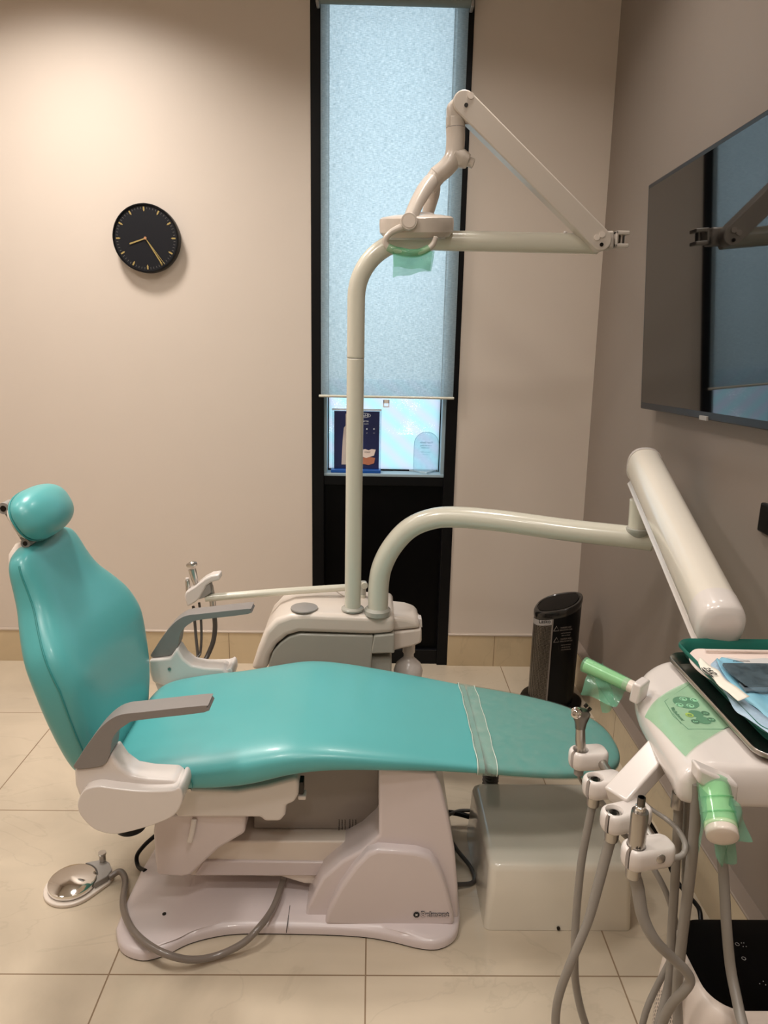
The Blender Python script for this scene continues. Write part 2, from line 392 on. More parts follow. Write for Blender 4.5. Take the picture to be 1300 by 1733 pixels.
# ------------------------------------------------------------------ room shell
YB = 3.135; XR0, XR1 = .955, .921; HC = 2.95
XL, YF = -2.4, -1.5
WX0, WX1 = -.258, .365
def xr(z): return XR0 + (XR1 - XR0) * z / 2.74
struct(box('floor', (XL, YF, -.05), (1.1, YB + .12, 0), 'floor'))
struct(box('ceiling', (XL, YF, HC), (1.1, YB + .12, HC + .05), 'ceil'))
vs = []; fs = []
def wbox(x0, y0, z0, x1, y1, z1):
    n = len(vs)
    vs.extend([(x0, y0, z0), (x1, y0, z0), (x1, y1, z0), (x0, y1, z0), (x0, y0, z1), (x1, y0, z1), (x1, y1, z1), (x0, y1, z1)])
    fs.extend([tuple(n + q for q in f) for f in ((0, 3, 2, 1), (4, 5, 6, 7), (0, 1, 5, 4), (1, 2, 6, 5), (2, 3, 7, 6), (3, 0, 4, 7))])
wbox(XL, YB, 0, WX0, YB + .12, HC); wbox(WX1, YB, 0, 1.1, YB + .12, HC); wbox(WX0, YB, 2.86, WX1, YB + .12, HC)
struct(add('wall_back', vs, fs, 'wall', smooth=0))
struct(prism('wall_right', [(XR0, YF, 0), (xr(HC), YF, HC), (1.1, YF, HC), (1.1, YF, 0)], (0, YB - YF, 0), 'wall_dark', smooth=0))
struct(box('wall_left', (XL - .1, YF, 0), (XL, YB, HC), 'wall')); struct(box('wall_front', (XL, YF - .1, 0), (1.1, YF, HC), 'wall'))
# skirting
SH = .15
for n, (x0, x1) in (('baseboard_back', (XL, WX0)), ('baseboard_back', (WX1, .925))):
    struct(box(n, (x0, YB - .012, 0), (x1, YB + .001, SH), 'skirt'))
    struct(box('trim_1', (x0, YB - .016, SH), (x1, YB + .001, SH + .01), 'cap', bevel=.003))
struct(box('baseboard_right', (.916, YF, 0), (.956, YB - .012, SH), 'skirt_y'))
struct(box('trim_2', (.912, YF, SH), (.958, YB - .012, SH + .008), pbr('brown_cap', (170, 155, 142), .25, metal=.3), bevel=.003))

# ------------------------------------------------------------------ window
win = bpy.data.objects.new('window_1', None); COL.objects.link(win); win.location = (.05, YB, 0); win['kind'] = 'structure'
vs = []; fs = []
yf0, yf1 = YB - .006, YB + .11
wbox(WX0, yf0, 0, WX0 + .052, yf1, 2.86); wbox(WX1 - .048, yf0, 0, WX1, yf1, 2.86)
wbox(WX0 + .05, yf0 + .012, .845, WX1 - .046, yf1, .892); wbox(WX0 + .05, yf0 + .012, 2.76, WX1 - .046, yf1, 2.86); wbox(WX0 + .05, yf0 + .012, 0, WX1 - .046, yf1, .07)
add('window_frame', vs, fs, 'black_frame', win, smooth=0, bevel=.003)
vs = []; fs = []
wbox(WX0 + .05, YB + .012, .89, WX0 + .064, yf1, 2.77); wbox(WX1 - .062, YB + .012, .89, WX1 - .046, yf1, 2.77)
add('window_reveal', vs, fs, 'reveal', win, smooth=0)
box('window_sill', (WX0 + .05, YB + .004, .885), (WX1 - .046, yf1, .897), 'reveal', win, bevel=.002)
vs = []; fs = []; gx0, gx1 = WX0 + .068, WX1 - .066
wbox(WX0 + .062, YB + .085, .895, gx0, YB + .1, 2.77); wbox(gx1, YB + .085, .895, WX1 - .06, YB + .1, 2.77); wbox(gx0, YB + .085, .895, gx1, YB + .1, .904)
add('window_gasket', vs, fs, 'black', win, smooth=0)
box('glass_pane', (gx0, YB + .09, .9), (gx1, YB + .094, 2.77), 'glass', win)
box('lower_panel', (WX0 + .05, YB + .03, .065), (WX1 - .046, YB + .05, .85), 'black_panel', win)

# ------------------------------------------------------------------ roller blind
bl = thing('roller_blind', 'pale blue woven roller blind drawn most of the way down the tall narrow window', 'blind', (.05, YB - .03, 2.7))
a = P(541, 5, Y=YB - .03); b_ = P(783, 10, Y=YB - .03); zb = P(650, 672, Y=YB - .03).z
x0b, x1b = P(543, 400, Y=YB - .03).x, P(778, 400, Y=YB - .03).x
box('blind_fabric', (x0b, YB - .031, zb), (x1b, YB - .030, a.z + .05), 'blind', bl)
tube('bottom_rail', [(x0b - .008, YB - .03, zb), (x1b + .004, YB - .03, zb)], .0055, 'cream', bl, sm=0)
zt = a.z
tube('roller_tube', [(x0b - .004, YB - .045, zt + .02), (x1b + .004, YB - .045, zt + .02)], .028, pbr('roller', (120, 128, 124), .6), bl, sm=0)
for xx in (x0b - .010, x1b + .010):
    obox('bracket', (xx, YB - .035, zt + .02), (1, 0, 0), (0, 1, 0), (0, 0, 1), (.012, .06, .06), 'grey', bl, bevel=.003)
pt = P(654, 680, Y=YB - .032)
vs = []; fs = []
for (dx0, dz0, dx1, dz1) in ((-.013, -.020, -.009, .008), (.009, -.020, .013, .008), (-.013, -.023, .013, -.019), (-.013, -.006, .013, .009)):
    wbox(pt.x + dx0, pt.y - .003, pt.z + dz0, pt.x + dx1, pt.y + .001, pt.z + dz1)
add('pull_tab', vs, fs, 'white', bl, bevel=.0008)

# ------------------------------------------------------------------ poster stand on the sill
st = thing('poster_stand', 'navy toothbrush poster in a clear acrylic stand on the window sill', 'sign', (-.13, YB + .05, .897))
Yp = YB + .045
def pq(px, py, Y=Yp): return P(px, py, Y=Y)
p0 = pq(562, 691); p1 = pq(644, 789)
p0z, p1z = p0.z, .9
box('acrylic_panel', (p0.x, Yp - .004, .9), (p1.x + .001, Yp + .004, p0z), 'acrylic', st, bevel=.001)
box('top_edge', (p0.x, Yp - .0055, p0z - .007), (p1.x, Yp + .0045, p0z), 'print_white', st)
pp0 = pq(566, 695); pp1 = pq(641, 788)
po = box('poster', (pp0.x, Yp - .0056, .903), (pp1.x, Yp - .0042, pp0.z), 'navy', st)
box('blue_foot', (p0.x - .003, Yp - .03, .897), (p1.x + .001, Yp + .012, .912), 'blue', st, bevel=.003)
ys = Yp - .0062
def tx(s, px, py, size, mat='print_white', **k):
    return text('poster_text', s, pq(px, py, ys), (1, 0, 0), (0, 0, 1), size, mat, st, **k)
lg = pq(616, 703, ys)
prism('brand_outline', [lg + Vector((.030 * math.cos(t), 0, .0105 * math.sin(t))) for t in [2 * PI * i / 24 for i in range(24)]], (0, -.0004, 0), 'print_white', st)
prism('brand_field', [lg + Vector((.028 * math.cos(t), -.0005, .0085 * math.sin(t))) for t in [2 * PI * i / 24 for i in range(24)]], (0, -.0004, 0), 'navy', st)
text('brand_text', 'Oral-B', lg + Vector((0, -.0011, 0)), (1, 0, 0), (0, 0, 1), .0155, 'print_white', st, off=.0003)
tx('CLEANS BETTER', 613, 713, .0078, off=.0002); tx('HEALTHIER GUMS', 612, 717.5, .0075)
for q in (621, 633): disc('poster_dot', pq(q, 726, ys), (0, -1, 0), .0032, 'print_white', st)
for q in (621, 633): tx('24H', q, 733, .004); 
# brush and denture on the poster
bb = pq(583, 785, ys - .001)
prism('poster_brush', [pq(*q, ys - .001) for q in ((578, 786), (580, 745), (582, 724), (585, 720), (585, 700), (588, 700), (590, 724), (592, 745), (592, 786))], (0, -.0006, 0), pbr('brush_beige', (205, 192, 184), .4), st)
prism('denture_base', [pq(*q, ys - .001) for q in ((611, 775), (613, 785), (624, 787), (633, 784), (635, 775), (624, 773))], (0, -.0006, 0), pbr('terracotta', (190, 120, 90), .5), st)
prism('denture_top', [pq(*q, ys - .0018) for q in ((609, 762), (611, 772), (620, 775), (633, 771), (636, 761), (629, 760), (624, 762), (618, 760))], (0, -.0006, 0), 'pink', st)
text('denture_text', 'COREC', pq(622, 765.5, ys - .0026), (1, 0, 0), (0, 0, 1), .008, 'ink', st)

# clear arched stand
ac = thing('acrylic_plaque', 'small clear arch-topped acrylic plaque with etched writing on the window sill', 'sign', (.27, YB + .04, .897))
Ya = YB + .045
arch = [pq(697, 793, Ya), pq(700, 755, Ya)]
c0 = pq(722, 752, Ya); rx = (pq(743, 752, Ya) - c0).x; rz = pq(722, 731, Ya).z - c0.z
arch = [Vector((c0.x - rx, Ya, .906))] + [c0 + Vector((-rx * math.cos(t), 0, rz * math.sin(t))) for t in [PI * i / 16 for i in range(17)]] + [Vector((c0.x + rx, Ya, .906))]
prism('plaque_panel', arch, (0, .004, 0), 'acrylic', ac, bevel=.0006)
outl = [Vector((p.x, Ya - .001, p.z)) for p in arch]
tube('plaque_edge', outl, .0007, pbr('edge_teal', (110, 160, 170), .3), ac, sm=0, n=6)
prism('plaque_foot', [P(687, 796, Z=.898), P(722, 802, Z=.898), P(747, 795, Z=.898), P(712, 791, Z=.898)], (0, 0, .007), film('acrylic_foot', (225, 240, 245), .5, rough=.05), ac, bevel=.001)
teal_ink = pbr('etched_ink', (70, 110, 125), .5); M['etch'] = teal_ink
for s, px, py, sz in (('Your Smile', 722, 749, .0125), ('is the best thing', 721, 754, .0078), ('YOU WEAR', 720, 758, .0072), ('leave us a review', 720, 765, .006), ('scan below', 720, 769, .005)):
    text('plaque_text', s, pq(px, py, Ya - .0012), (-1, 0, 0), (0, 0, 1), sz, 'etch', ac)

# ------------------------------------------------------------------ wall clock
cc = P(246, 403, Y=YB - .045)
ck = thing('wall_clock', 'round black wall clock with thin gold hands and markers', 'clock', (cc.x, YB, cc.z))
cz = Vector((cc.x, 0, cc.z)); Rk = P(303, 403, Y=YB - .045).x - cc.x
Rk = .131
lathe('clock_case', [(0, 0), (Rk * .985, 0), (Rk, -.006), (Rk, -.042), (Rk * .985, -.045), (Rk * .955, -.045), (Rk * .95, -.038), (0, -.038)], (cc.x, YB, cc.z), (0, 1, 0), 'black_frame', ck, n=72)
def dial_mat():
    m, nt, b = new_mat('clock_dial_print'); N = nt.nodes; L = nt.links
    geo = N.new('ShaderNodeNewGeometry'); sp = N.new('ShaderNodeSeparateXYZ'); L.new(geo.outputs['Position'], sp.inputs[0])
    x = mth(nt, 'SUBTRACT', sp.outputs[0], cc.x); z = mth(nt, 'SUBTRACT', sp.outputs[2], cc.z)
    rad = mth(nt, 'SQRT', mth(nt, 'ADD', mth(nt, 'MULTIPLY', x, x), mth(nt, 'MULTIPLY', z, z)))
    an = mth(nt, 'FRACT', mth(nt, 'ADD', mth(nt, 'MULTIPLY', mth(nt, 'ARCTAN2', x, z), 60 / (2 * PI)), 60.667))
    k = mth(nt, 'LESS_THAN', mth(nt, 'ABSOLUTE', mth(nt, 'SUBTRACT', an, .5)), .055)
    k = mth(nt, 'MULTIPLY', k, mth(nt, 'MULTIPLY', mth(nt, 'GREATER_THAN', rad, Rk * .84), mth(nt, 'LESS_THAN', rad, Rk * .9)))
    mx = N.new('ShaderNodeMix'); mx.data_type = 'RGBA'; L.new(k, mx.inputs['Factor']); mx.inputs['A'].default_value = lin((15, 16, 22)); mx.inputs['B'].default_value = lin((112, 110, 105))
    L.new(mx.outputs['Result'], b.inputs['Base Color']); b.inputs['Roughness'].default_value = .5; b.inputs['Specular IOR Level'].default_value = .3
    return m
M['clock_face'] = dial_mat()
disc('clock_dial', (cc.x, YB - .0385, cc.z), (0, -1, 0), Rk * .95, 'clock_face', ck, n=64)
cf = Vector((cc.x, YB - .0398, cc.z))
def dirc(deg): t = math.radians(deg); return Vector((math.sin(t), 0, math.cos(t)))
for h in range(12):
    d = dirc(h * 30 - 1); s = Vector((d.z, 0, -d.x)); r0, r1 = Rk * .76, Rk * .90
    prism('hour_marker', [cf + d * r0, cf + d * (r0 + .006) + s * .0031, cf + d * r1 + s * .0027, cf + d * r1 - s * .0027, cf + d * (r0 + .006) - s * .0031], (0, -.0008, 0), 'gold', ck, smooth=0)
def hand(name, deg, r0, r1, w0, w1, lift, mat='gold'):
    d = dirc(deg); s = Vector((d.z, 0, -d.x)); c = cf + Vector((0, -lift, 0))
    prism(name, [c + d * r0 + s * w0, c + d * r1 + s * w1, c + d * r1 - s * w1, c + d * r0 - s * w0], (0, -.0008, 0), mat, ck, smooth=0)
hand('hour_hand', 251, 0, Rk * .52, .0022, .0028, .002)
hand('minute_hand', 148, 0, Rk * .86, .0015, .0026, .0035)
hand('second_hand', 143.5, 0, Rk * .92, .0012, .0009, .005)
disc('hand_hub', cf + Vector((0, -.006, 0)), (0, -1, 0), .0055, pbr('copper_hub', (215, 160, 120), .3, metal=.5), ck, th=.002)

# ------------------------------------------------------------------ television
tv = thing('television', 'large black wall-mounted flat television angled down over the delivery arm', 'television', (.93, 1.9, 1.5))
LL = P(1084, 691, X=.885); UL = P(1103, 310, X=.848); LR = P(1300, 729, X=.885); LR.z = LL.z + (LR.z - LL.z)
eh = (LR - LL).normalized(); ev = (UL - LL); ev = (ev - eh * ev.dot(eh)); hh = ev.length; ev.normalize(); nn = ev.cross(eh).normalized()
if nn.x > 0: nn = -nn
wT = 1.24
cT = LL + eh * wT / 2 + ev * hh / 2 - nn * .022
obox('tv_body', cT, eh, ev, nn, (wT, hh, .044), 'tv_bezel', tv, bevel=.003)
obox('tv_screen', LL + eh * wT / 2 + ev * (hh / 2 + .004) + nn * .0006, eh, ev, nn, (wT - .022, hh - .034, .0012), 'tv_screen', tv)
obox('tv_badge', LL + eh * .475 + ev * .004 + nn * .002, eh, ev, nn, (.045, .012, .006), 'grey', tv, bevel=.001)
obox('wall_bracket', (.925, LL.y - .6, LL.z + .33), (1, 0, 0), (0, 1, 0), (0, 0, 1), (.06, .3, .3), 'dark_metal', tv, bevel=.004)
so = P(1300, 876, X=.947)
o = box('wall_plate', (.93, so.y - .07, so.z - .035), (.95, so.y + .012, so.z + .035), 'black', bevel=.004)
tag(o, 'small black plate fixed to the dark side wall below the television', 'wall plate')

# ------------------------------------------------------------------ dental chair
YC = 1.80
ch = thing('dental_chair', 'teal vinyl dental patient chair with grey armrests on a white base', 'dental chair', (-.1, YC, 0))
# seat
SEAT = [(-.635, 1.80, .19, .452, .40), (-.615, 1.80, .228, .468, .398), (-.57, 1.80, .252, .482, .398), (-.47, 1.80, .262, .50, .402), (-.38, 1.80, .266, .512, .400), (-.28, 1.80, .268, .532, .410), (-.18, 1.80, .266, .546, .440),
        (-.08, 1.80, .258, .540, .452), (.05, 1.80, .246, .520, .450), (.17, 1.80, .232, .500, .445), (.28, 1.795, .220, .484, .437), (.38, 1.79, .212, .474, .427), (.47, 1.785, .200, .464, .419),
        (.55, 1.78, .178, .456, .411), (.60, 1.775, .152, .450, .407), (.64, 1.77, .115, .444, .405), (.662, 1.765, .07, .438, .408), (.67, 1.765, .02, .43, .415)]
def seat_ring(s, g=0, n=44):
    X, yc, hw, zt, zb = s; hz = (zt - zb) / 2 + g
    r = sring((X, yc, (zt + zb) / 2), (0, 1, 0), (0, 0, 1), hw + g, hz, 3.0, n)
    return r
def interp(T, X):
    for a, b in zip(T, T[1:]):
        if a[0] <= X <= b[0]:
            t = (X - a[0]) / (b[0] - a[0]); return tuple(p * (1 - t) + q * t for p, q in zip(a, b))
cut = interp(SEAT, .285)
def smooth_stations(T):
    pts = crom([Vector(t[:3]) for t in T], 3); p2 = crom([Vector((t[0], t[3], t[4])) for t in T], 3)
    return [(a.x, a.y, a.z, b.y, b.z) for a, b in zip(pts, p2)]
s1 = [s for s in SEAT if s[0] < .285] + [cut]
loft('seat_cushion', [seat_ring(s) for s in smooth_stations(s1)], 'teal', ch, sub=1)
s2 = [cut] + [s for s in SEAT if s[0] > .285]
loft('foot_cushion', [seat_ring(s) for s in smooth_stations(s2)], 'teal_foot', ch, sub=1)
# creases / stitched seam on the near rear side of the seat
cr = [P(*q, Y=1.533) for q in ((312, 1300), (318, 1312), (324, 1322), (326, 1333))]
tube('seat_seam', cr, .0012, 'teal_seam', ch, n=6)
# backrest
BACK = [(.405, -.680, .150, .036), (.42, -.682, .180, .052), (.45, -.690, .205, .060), (.52, -.700, .236, .064), (.60, -.716, .256, .064), (.68, -.734, .266, .062), (.745, -.756, .258, .058), (.80, -.780, .222, .052), (.845, -.800, .184, .047),
        (.89, -.815, .168, .042), (.935, -.827, .160, .036), (.962, -.834, .138, .028), (.976, -.838, .09, .016)]
def back_ring(z, X, hw, ht, n=44):
    out = []
    for i in range(n):
        t = 2 * PI * i / n; ct, st_ = math.cos(t), math.sin(t)
        a = math.copysign(abs(ct) ** (2 / 3.0), ct); b = math.copysign(abs(st_) ** (2 / 2.6), st_)
        y = hw * a; x = ht * b
        wg = max(0, 1 - abs(z - .68) / .26); 
        if b > -.3: x += (.012 + .034 * wg) * (abs(a) ** 2.2) * max(b, 0) ** .5      # side wings reach forward
        out.append(Vector((X + x * .97, YC - .01 + y, z + x * .20)))
    return out
pts = crom([Vector(t[:3]) for t in BACK], 3); p2 = crom([Vector((t[0], t[3], 0)) for t in BACK], 3)
loft('backrest', [back_ring(a.x, a.y, a.z, b.y) for a, b in zip(pts, p2)], 'teal', ch, sub=1)
# piping line along near and far side of the backrest
def side_pt(a, b, sg):
    q = back_ring(a.x, a.y, a.z, b.y)[21 if sg < 0 else 1]
    return q + Vector((0, sg * .0005, 0))
for sg in (-1, 1):
    tube('backrest_piping', [side_pt(a, b, sg) for a, b in zip(pts, p2) if .43 < a.x < .95], .0022, 'teal_seam', ch, n=8, sm=0)
loft('backrest_shell', [[Vector((v.x - .022, YC + (v.y - YC) * .80, v.z)) for v in back_ring(z, X, hw, ht * .7)] for z, X, hw, ht in BACK], 'white_warm', ch)
# headrest
hd = thing('x', '', '', (0, 0, 0)); bpy.data.objects.remove(hd)
hc = Vector((-.838, 1.785, 1.036))
ha = Vector((.86, 0, .28)).normalized()      # facing direction (towards the patient)
hu = Vector((-.45, 0, .89)).normalized(); ha = Vector((hu.z, 0, -hu.x)); hc = hc + ha * .03
hy = Vector((0, 1, 0))
def head_ring(k, s, m, tw=0):
    return sring(hc + ha * k, hy, hu, .122 * s, .064 * m, 2.5, 40)
HP = [(-.030, .86, .88), (-.026, .95, .97), (-.016, 1.0, 1.03), (-.002, .99, 1.0), (.012, .93, .93), (.025, .80, .80), (.035, .60, .60), (.041, .32, .32), (.043, .05, .05)]
loft('headrest_cushion', [head_ring(*q) for q in HP], 'teal', ch, sub=1)
tube('headrest_piping', [p for p in head_ring(-.025, .965, .99)] + [head_ring(-.025, .965, .99)[0]], .0022, 'teal_seam', ch, n=8, sm=0)
loft('headrest_shell', [head_ring(*q) for q in ((-.047, .55, .6), (-.045, .78, .82), (-.039, .88, .93), (-.029, .92, .96))], 'white_warm', ch, sub=1)
hb0, hb1 = P(7, 860, Y=1.70), P(44, 919, Y=1.70)
dv = (hb1 - hb0).normalized(); wv = Vector((-dv.z, 0, dv.x))
prism('headrest_bracket', [hb0 - wv * .008, hb1 - wv * .008, hb1 + wv * .008, hb0 + wv * .008], (0, .03, 0), 'grey', ch, bevel=.003)
prism('bracket_plate', [hb0 + dv * .02 - wv * .0055, hb1 - dv * .018 - wv * .0055, hb1 - dv * .018 + wv * .0055, hb0 + dv * .02 + wv * .0055], (0, -.002, 0), 'white_warm', ch, bevel=.001)
for q in (.035, .062): disc('bracket_screw', hb0 + dv * q - Vector((0, .002, 0)), (0, -1, 0), .0022, 'dark_metal', ch, th=.001)
for q, rr in ((hb0, .014), (hb1, .011)):
    lathe('bracket_pivot', [(0, -.004), (rr, -.004), (rr, .034), (0, .034)], q, (0, 1, 0), 'grey', ch)
    disc('pivot_pin', q - Vector((0, .0045, 0)), (0, -1, 0), rr * .5, 'dark_metal', ch, th=.001)
# head bracket into the backrest
obox('headrest_post', (-.858, YC - .02, .985), (0, 1, 0), (1, 0, 0), hu, (.05, .012, .10), 'steel', ch, bevel=.003)

def mir(p): return Vector((p.x, 2 * YC - p.y, p.z))
def armset(side):
    f = (lambda p: p) if side < 0 else mir
    e = 1 if side < 0 else -1
    Ya_ = 1.478
    fa = [(126, 1301), (133, 1283), (150, 1257), (168, 1234), (186, 1218), (206, 1209), (240, 1205), (343, 1194), (349, 1197), (345, 1206), (235, 1219), (215, 1226), (200, 1237), (190, 1252), (187, 1272), (184, 1281), (173, 1296)]
    pol = crom([P(*q, Y=Ya_) for q in fa], 3, closed=True)
    prism('armrest', [f(p) for p in pol], (0, .056 * e, 0), 'grey_arm', ch, bevel=.011, seg=4, smooth=50)
    fb = [(125, 1302), (172, 1297), (187, 1276), (192, 1283), (203, 1299), (222, 1313), (250, 1318), (292, 1320), (306, 1330), (307, 1348), (290, 1360), (160, 1360), (134, 1350), (127, 1330)]
    prism('armrest_support', [f(P(*q, Y=1.482)) for q in fb], (0, .066 * e, 0), 'white', ch, bevel=.010, seg=4, smooth=50)
    fc = [(133, 1352), (143, 1337), (165, 1331), (190, 1334), (240, 1339), (290, 1338), (303, 1333), (309, 1345), (307, 1362), (295, 1380), (270, 1393), (235, 1404), (200, 1412), (180, 1411), (158, 1403), (140, 1386), (131, 1368)]
    pol = crom([P(*q, Y=1.455) for q in fc], 3, closed=True)
    prism('hinge_cover', [f(p) for p in pol], (0, .085 * e, 0), 'white', ch, bevel=.014, seg=5, smooth=60)
    if side < 0: lathe('hinge_boss', [(0, 0), (.022, 0), (.024, .004), (.024, .03), (0, .03)], f(P(206, 1308, Y=1.535)), (0, e, 0), 'white', ch)
    sc = P(287, 1132, Y=2.05)
    if side > 0: disc('screw_head', sc, (0, -1, 0), .005, 'steel', ch, th=.002)
armset(-1); armset(1)
# seat shell under the cushion
sh = [(304, 1331), (330, 1335), (400, 1338), (450, 1330), (501, 1316), (506, 1325), (505, 1345), (498, 1358), (484, 1364), (483, 1380), (474, 1391), (448, 1391), (441, 1384), (300, 1384), (285, 1360)]
prism('seat_shell', [P(*q, Y=1.585) for q in sh], (0, .43, 0), 'white', ch, bevel=.010, seg=4, smooth=50)
disc('screw_head', P(321, 1337, Y=1.584), (0, -1, 0), .0045, 'steel', ch, th=.002)
obox('rail_block', P(510, 1328, Y=1.615), (1, 0, 0), (0, 1, 0), (0, 0, 1), (.014, .03, .034), 'dark_metal', ch, bevel=.002)
obox('rail_end', P(512, 1345, Y=1.612), (1, 0, 0), (0, 1, 0), (0, 0, 1), (.020, .03, .011), 'white', ch, bevel=.003)
lathe('pivot_base', [(0, 0), (.036, 0), (.038, .006), (.038, .05), (0, .05)], P(222, 1400, Y=1.60), (0, 0, 1), 'black', ch)
# lift column covers
cv = [(262, 1378), (416, 1378), (414, 1411), (370, 1437), (345, 1460), (322, 1482), (308, 1485), (266, 1482), (262, 1455), (259, 1410)]
prism('lift_cover', [P(*q, Y=1.60) for q in cv], (0, .36, 0), 'lilac', ch, bevel=.008, seg=3, smooth=50)
tube('release_lever', [P(329, 1386, Y=1.595), P(325, 1408, Y=1.59), P(321, 1424, Y=1.59)], .0068, 'white', ch, n=12)
bm_ = [(330, 1424), (648, 1424), (660, 1450), (600, 1500), (515, 1496), (476, 1484), (430, 1483), (320, 1483)]
prism('lift_beam', [P(*q, Y=1.655) for q in bm_], (0, .28, 0), 'white_warm', ch, bevel=.005, smooth=50)
prism('beam_lower_cover', [P(*q, Y=1.648) for q in ((345, 1457), (560, 1460), (560, 1483), (330, 1482))], (0, .29, 0), 'lilac', ch, bevel=.004)
pn = [P(505, 1409, Y=1.70), P(641, 1411, Y=1.70), P(641, 1411, Y=1.70), P(505, 1300, Y=1.70)]
xa, xb = P(430, 1409, Y=1.70).x, P(640, 1411, Y=1.70).x
box('column_cover', (xa, 1.70, .20), (xb, 1.90, .455), pbr('column_shade', (140, 131, 124), .3, coat=.2), ch, bevel=.004)  # shade on the column is put into its darker base colour
# pedestal body
pb = [(641, 1300), (738, 1306), (748, 1335), (760, 1385), (770, 1440), (775, 1500), (776, 1575), (512, 1578), (520, 1535), (545, 1487), (580, 1457), (612, 1440), (641, 1414)]
prism('pedestal_body', [P(*q, Y=1.585) for q in pb], (0, .40, 0), 'lilac', ch, bevel=.008, seg=4, smooth=50)
bu = [(549, 1566), (556, 1540), (575, 1503), (600, 1468), (622, 1445), (640, 1438), (670, 1440), (705, 1443), (728, 1450), (743, 1468), (756, 1500), (765, 1535), (769, 1556)]
prism('pedestal_front', [P(*q, Y=1.558) for q in bu] + [P(769, 1567, Y=1.558), P(660, 1570, Y=1.558)], (0, .05, 0), 'lilac', ch, bevel=.010, seg=4, smooth=50)
# base plate
bo = [(197, 1585), (203, 1610), (222, 1624), (250, 1628), (285, 1617), (320, 1600), (365, 1588), (410, 1583), (480, 1583), (560, 1585), (620, 1589), (665, 1597), (705, 1607), (735, 1610), (758, 1603), (773, 1588), (778, 1560)]
outl = crom([P(*q, Z=.0) for q in bo], 4)
outl += [Vector((.262, 1.85, 0)), Vector((.255, 2.02, 0)), Vector((-.5, 2.02, 0)), Vector((-.60, 1.95, 0)), Vector((-.625, 1.75, 0)), Vector((-.628, 1.62, 0))]
n_ = len(outl); cen = Vector((-.19, 1.78, 0))
def inset(pts, d):
    res = []; m = len(pts)
    for i in range(m):
        a = pts[i - 1]; b = pts[(i + 1) % m]; t = (b - a).normalized(); nr = Vector((-t.y, t.x, 0)); res.append(pts[i] + nr * d)
    return res
area = sum(outl[i].x * outl[(i + 1) % n_].y - outl[(i + 1) % n_].x * outl[i].y for i in range(n_)); sgn = 1 if area > 0 else -1
dark = pbr('base_gasket', (40, 36, 34), .6)
loft('base_gasket', [[p + Vector((0, 0, z)) for p in inset(outl, sgn * .003)] for z in (.0, .005)], dark, ch, smooth=30)
rings = []
for ins, z in ((0, .005), (0, .020), (.003, .026), (.009, .029), (.03, .031), (.06, .032)): rings.append([p + Vector((0, 0, z)) for p in inset(outl, sgn * ins)])
rings[-1] = [cen + (p - cen) * .87 + Vector((0, 0, .034)) for p in outl]; rings[-2] = [cen + (p - cen) * .94 + Vector((0, 0, .032)) for p in outl]
loft('base_plate', rings, 'lilac', ch, smooth=50)
disc('floor_bolt', P(278, 1547, Z=.034), (0, 0, 1), .005, 'dark_metal', ch, th=.0015)
obox('base_joint', P(488, 1555, Z=.031), (0, 1, .0), (1, 0, 0), (0, 0, 1), (.085, .0015, .006), 'black', ch)
# maker's emblem and name
lc = P(705, 1548, Y=1.5565)
em = prism('emblem', [lc + Vector((.0085 * math.cos(t), 0, .0085 * math.sin(t))) for t in [PI / 8 + PI / 4 * i for i in range(8)]], (0, -.0008, 0), 'ink', ch)
prism('emblem_star', [lc + Vector(((.0045 if i % 2 else .0018) * math.cos(PI / 4 * i), -.001, (.0045 if i % 2 else .0018) * math.sin(PI / 4 * i))) for i in range(8)], (0, -.0006, 0), 'white', ch, smooth=0)
tb = P(736, 1547.5, Y=1.5565)
text('brand_text', 'Belmont', tb, (1, 0, .0), (0, 0, 1), .0205, 'ink', ch, off=.0009, sx=1.02)
text('brand_inlay', 'Belmont', tb + Vector((0, -.0007, 0)), (1, 0, 0), (0, 0, 1), .0205, 'lilac', ch, off=-.0001, sx=1.02)
# warning print on the column cover
for k, px in enumerate((574, 579, 584, 592, 597, 602)):
    text('warning_text', 'WARNING keep hands clear of' if k % 3 == 0 else 'moving parts of the chair at all', P(px, 1396, Y=1.6985), (0, 0, 1), (-1, 0, 0), .0042, 'ink', ch, sx=.62 if k % 3 == 0 else .6)

# ------------------------------------------------------------------ clear cover on the foot end
s3 = [interp(SEAT, .268), interp(SEAT, .275)] + [s for s in SEAT if s[0] > .275]
fc = loft('plastic_foot_cover', [seat_ring(s, .003) for s in smooth_stations(s3)], 'clear_film', None, sub=1, caps=False)
del_parent = fc
fct = thing('foot_cover', 'clear stitched plastic protector over the foot end of the teal chair', 'cover', (.47, 1.79, .40))
fc.name = 'cover_sleeve'; fc.parent = fct; fc.location = fc.location - fct.location
thread = pbr('pale_thread', (214, 224, 214), .5)
for X_, mm in ((.270, thread), (.318, thread)):
    s = interp(SEAT, X_); r = seat_ring(s, .004); wob = [v + Vector((.02 * (v.y - 1.8) * 0 + .0015 * math.sin(v.y * 60), 0, 0)) for v in r]
    tube('cover_seam', wob + [wob[0]], .0011 if mm is thread else .002, mm, fct, n=6, sm=0)
band = [seat_ring(interp(SEAT, x), .0045) for x in (.270, .286, .302, .318)]
loft('cover_band', band, film('seam_band', (222, 235, 225), .22, rough=.2, bump=.2), fct, caps=False)

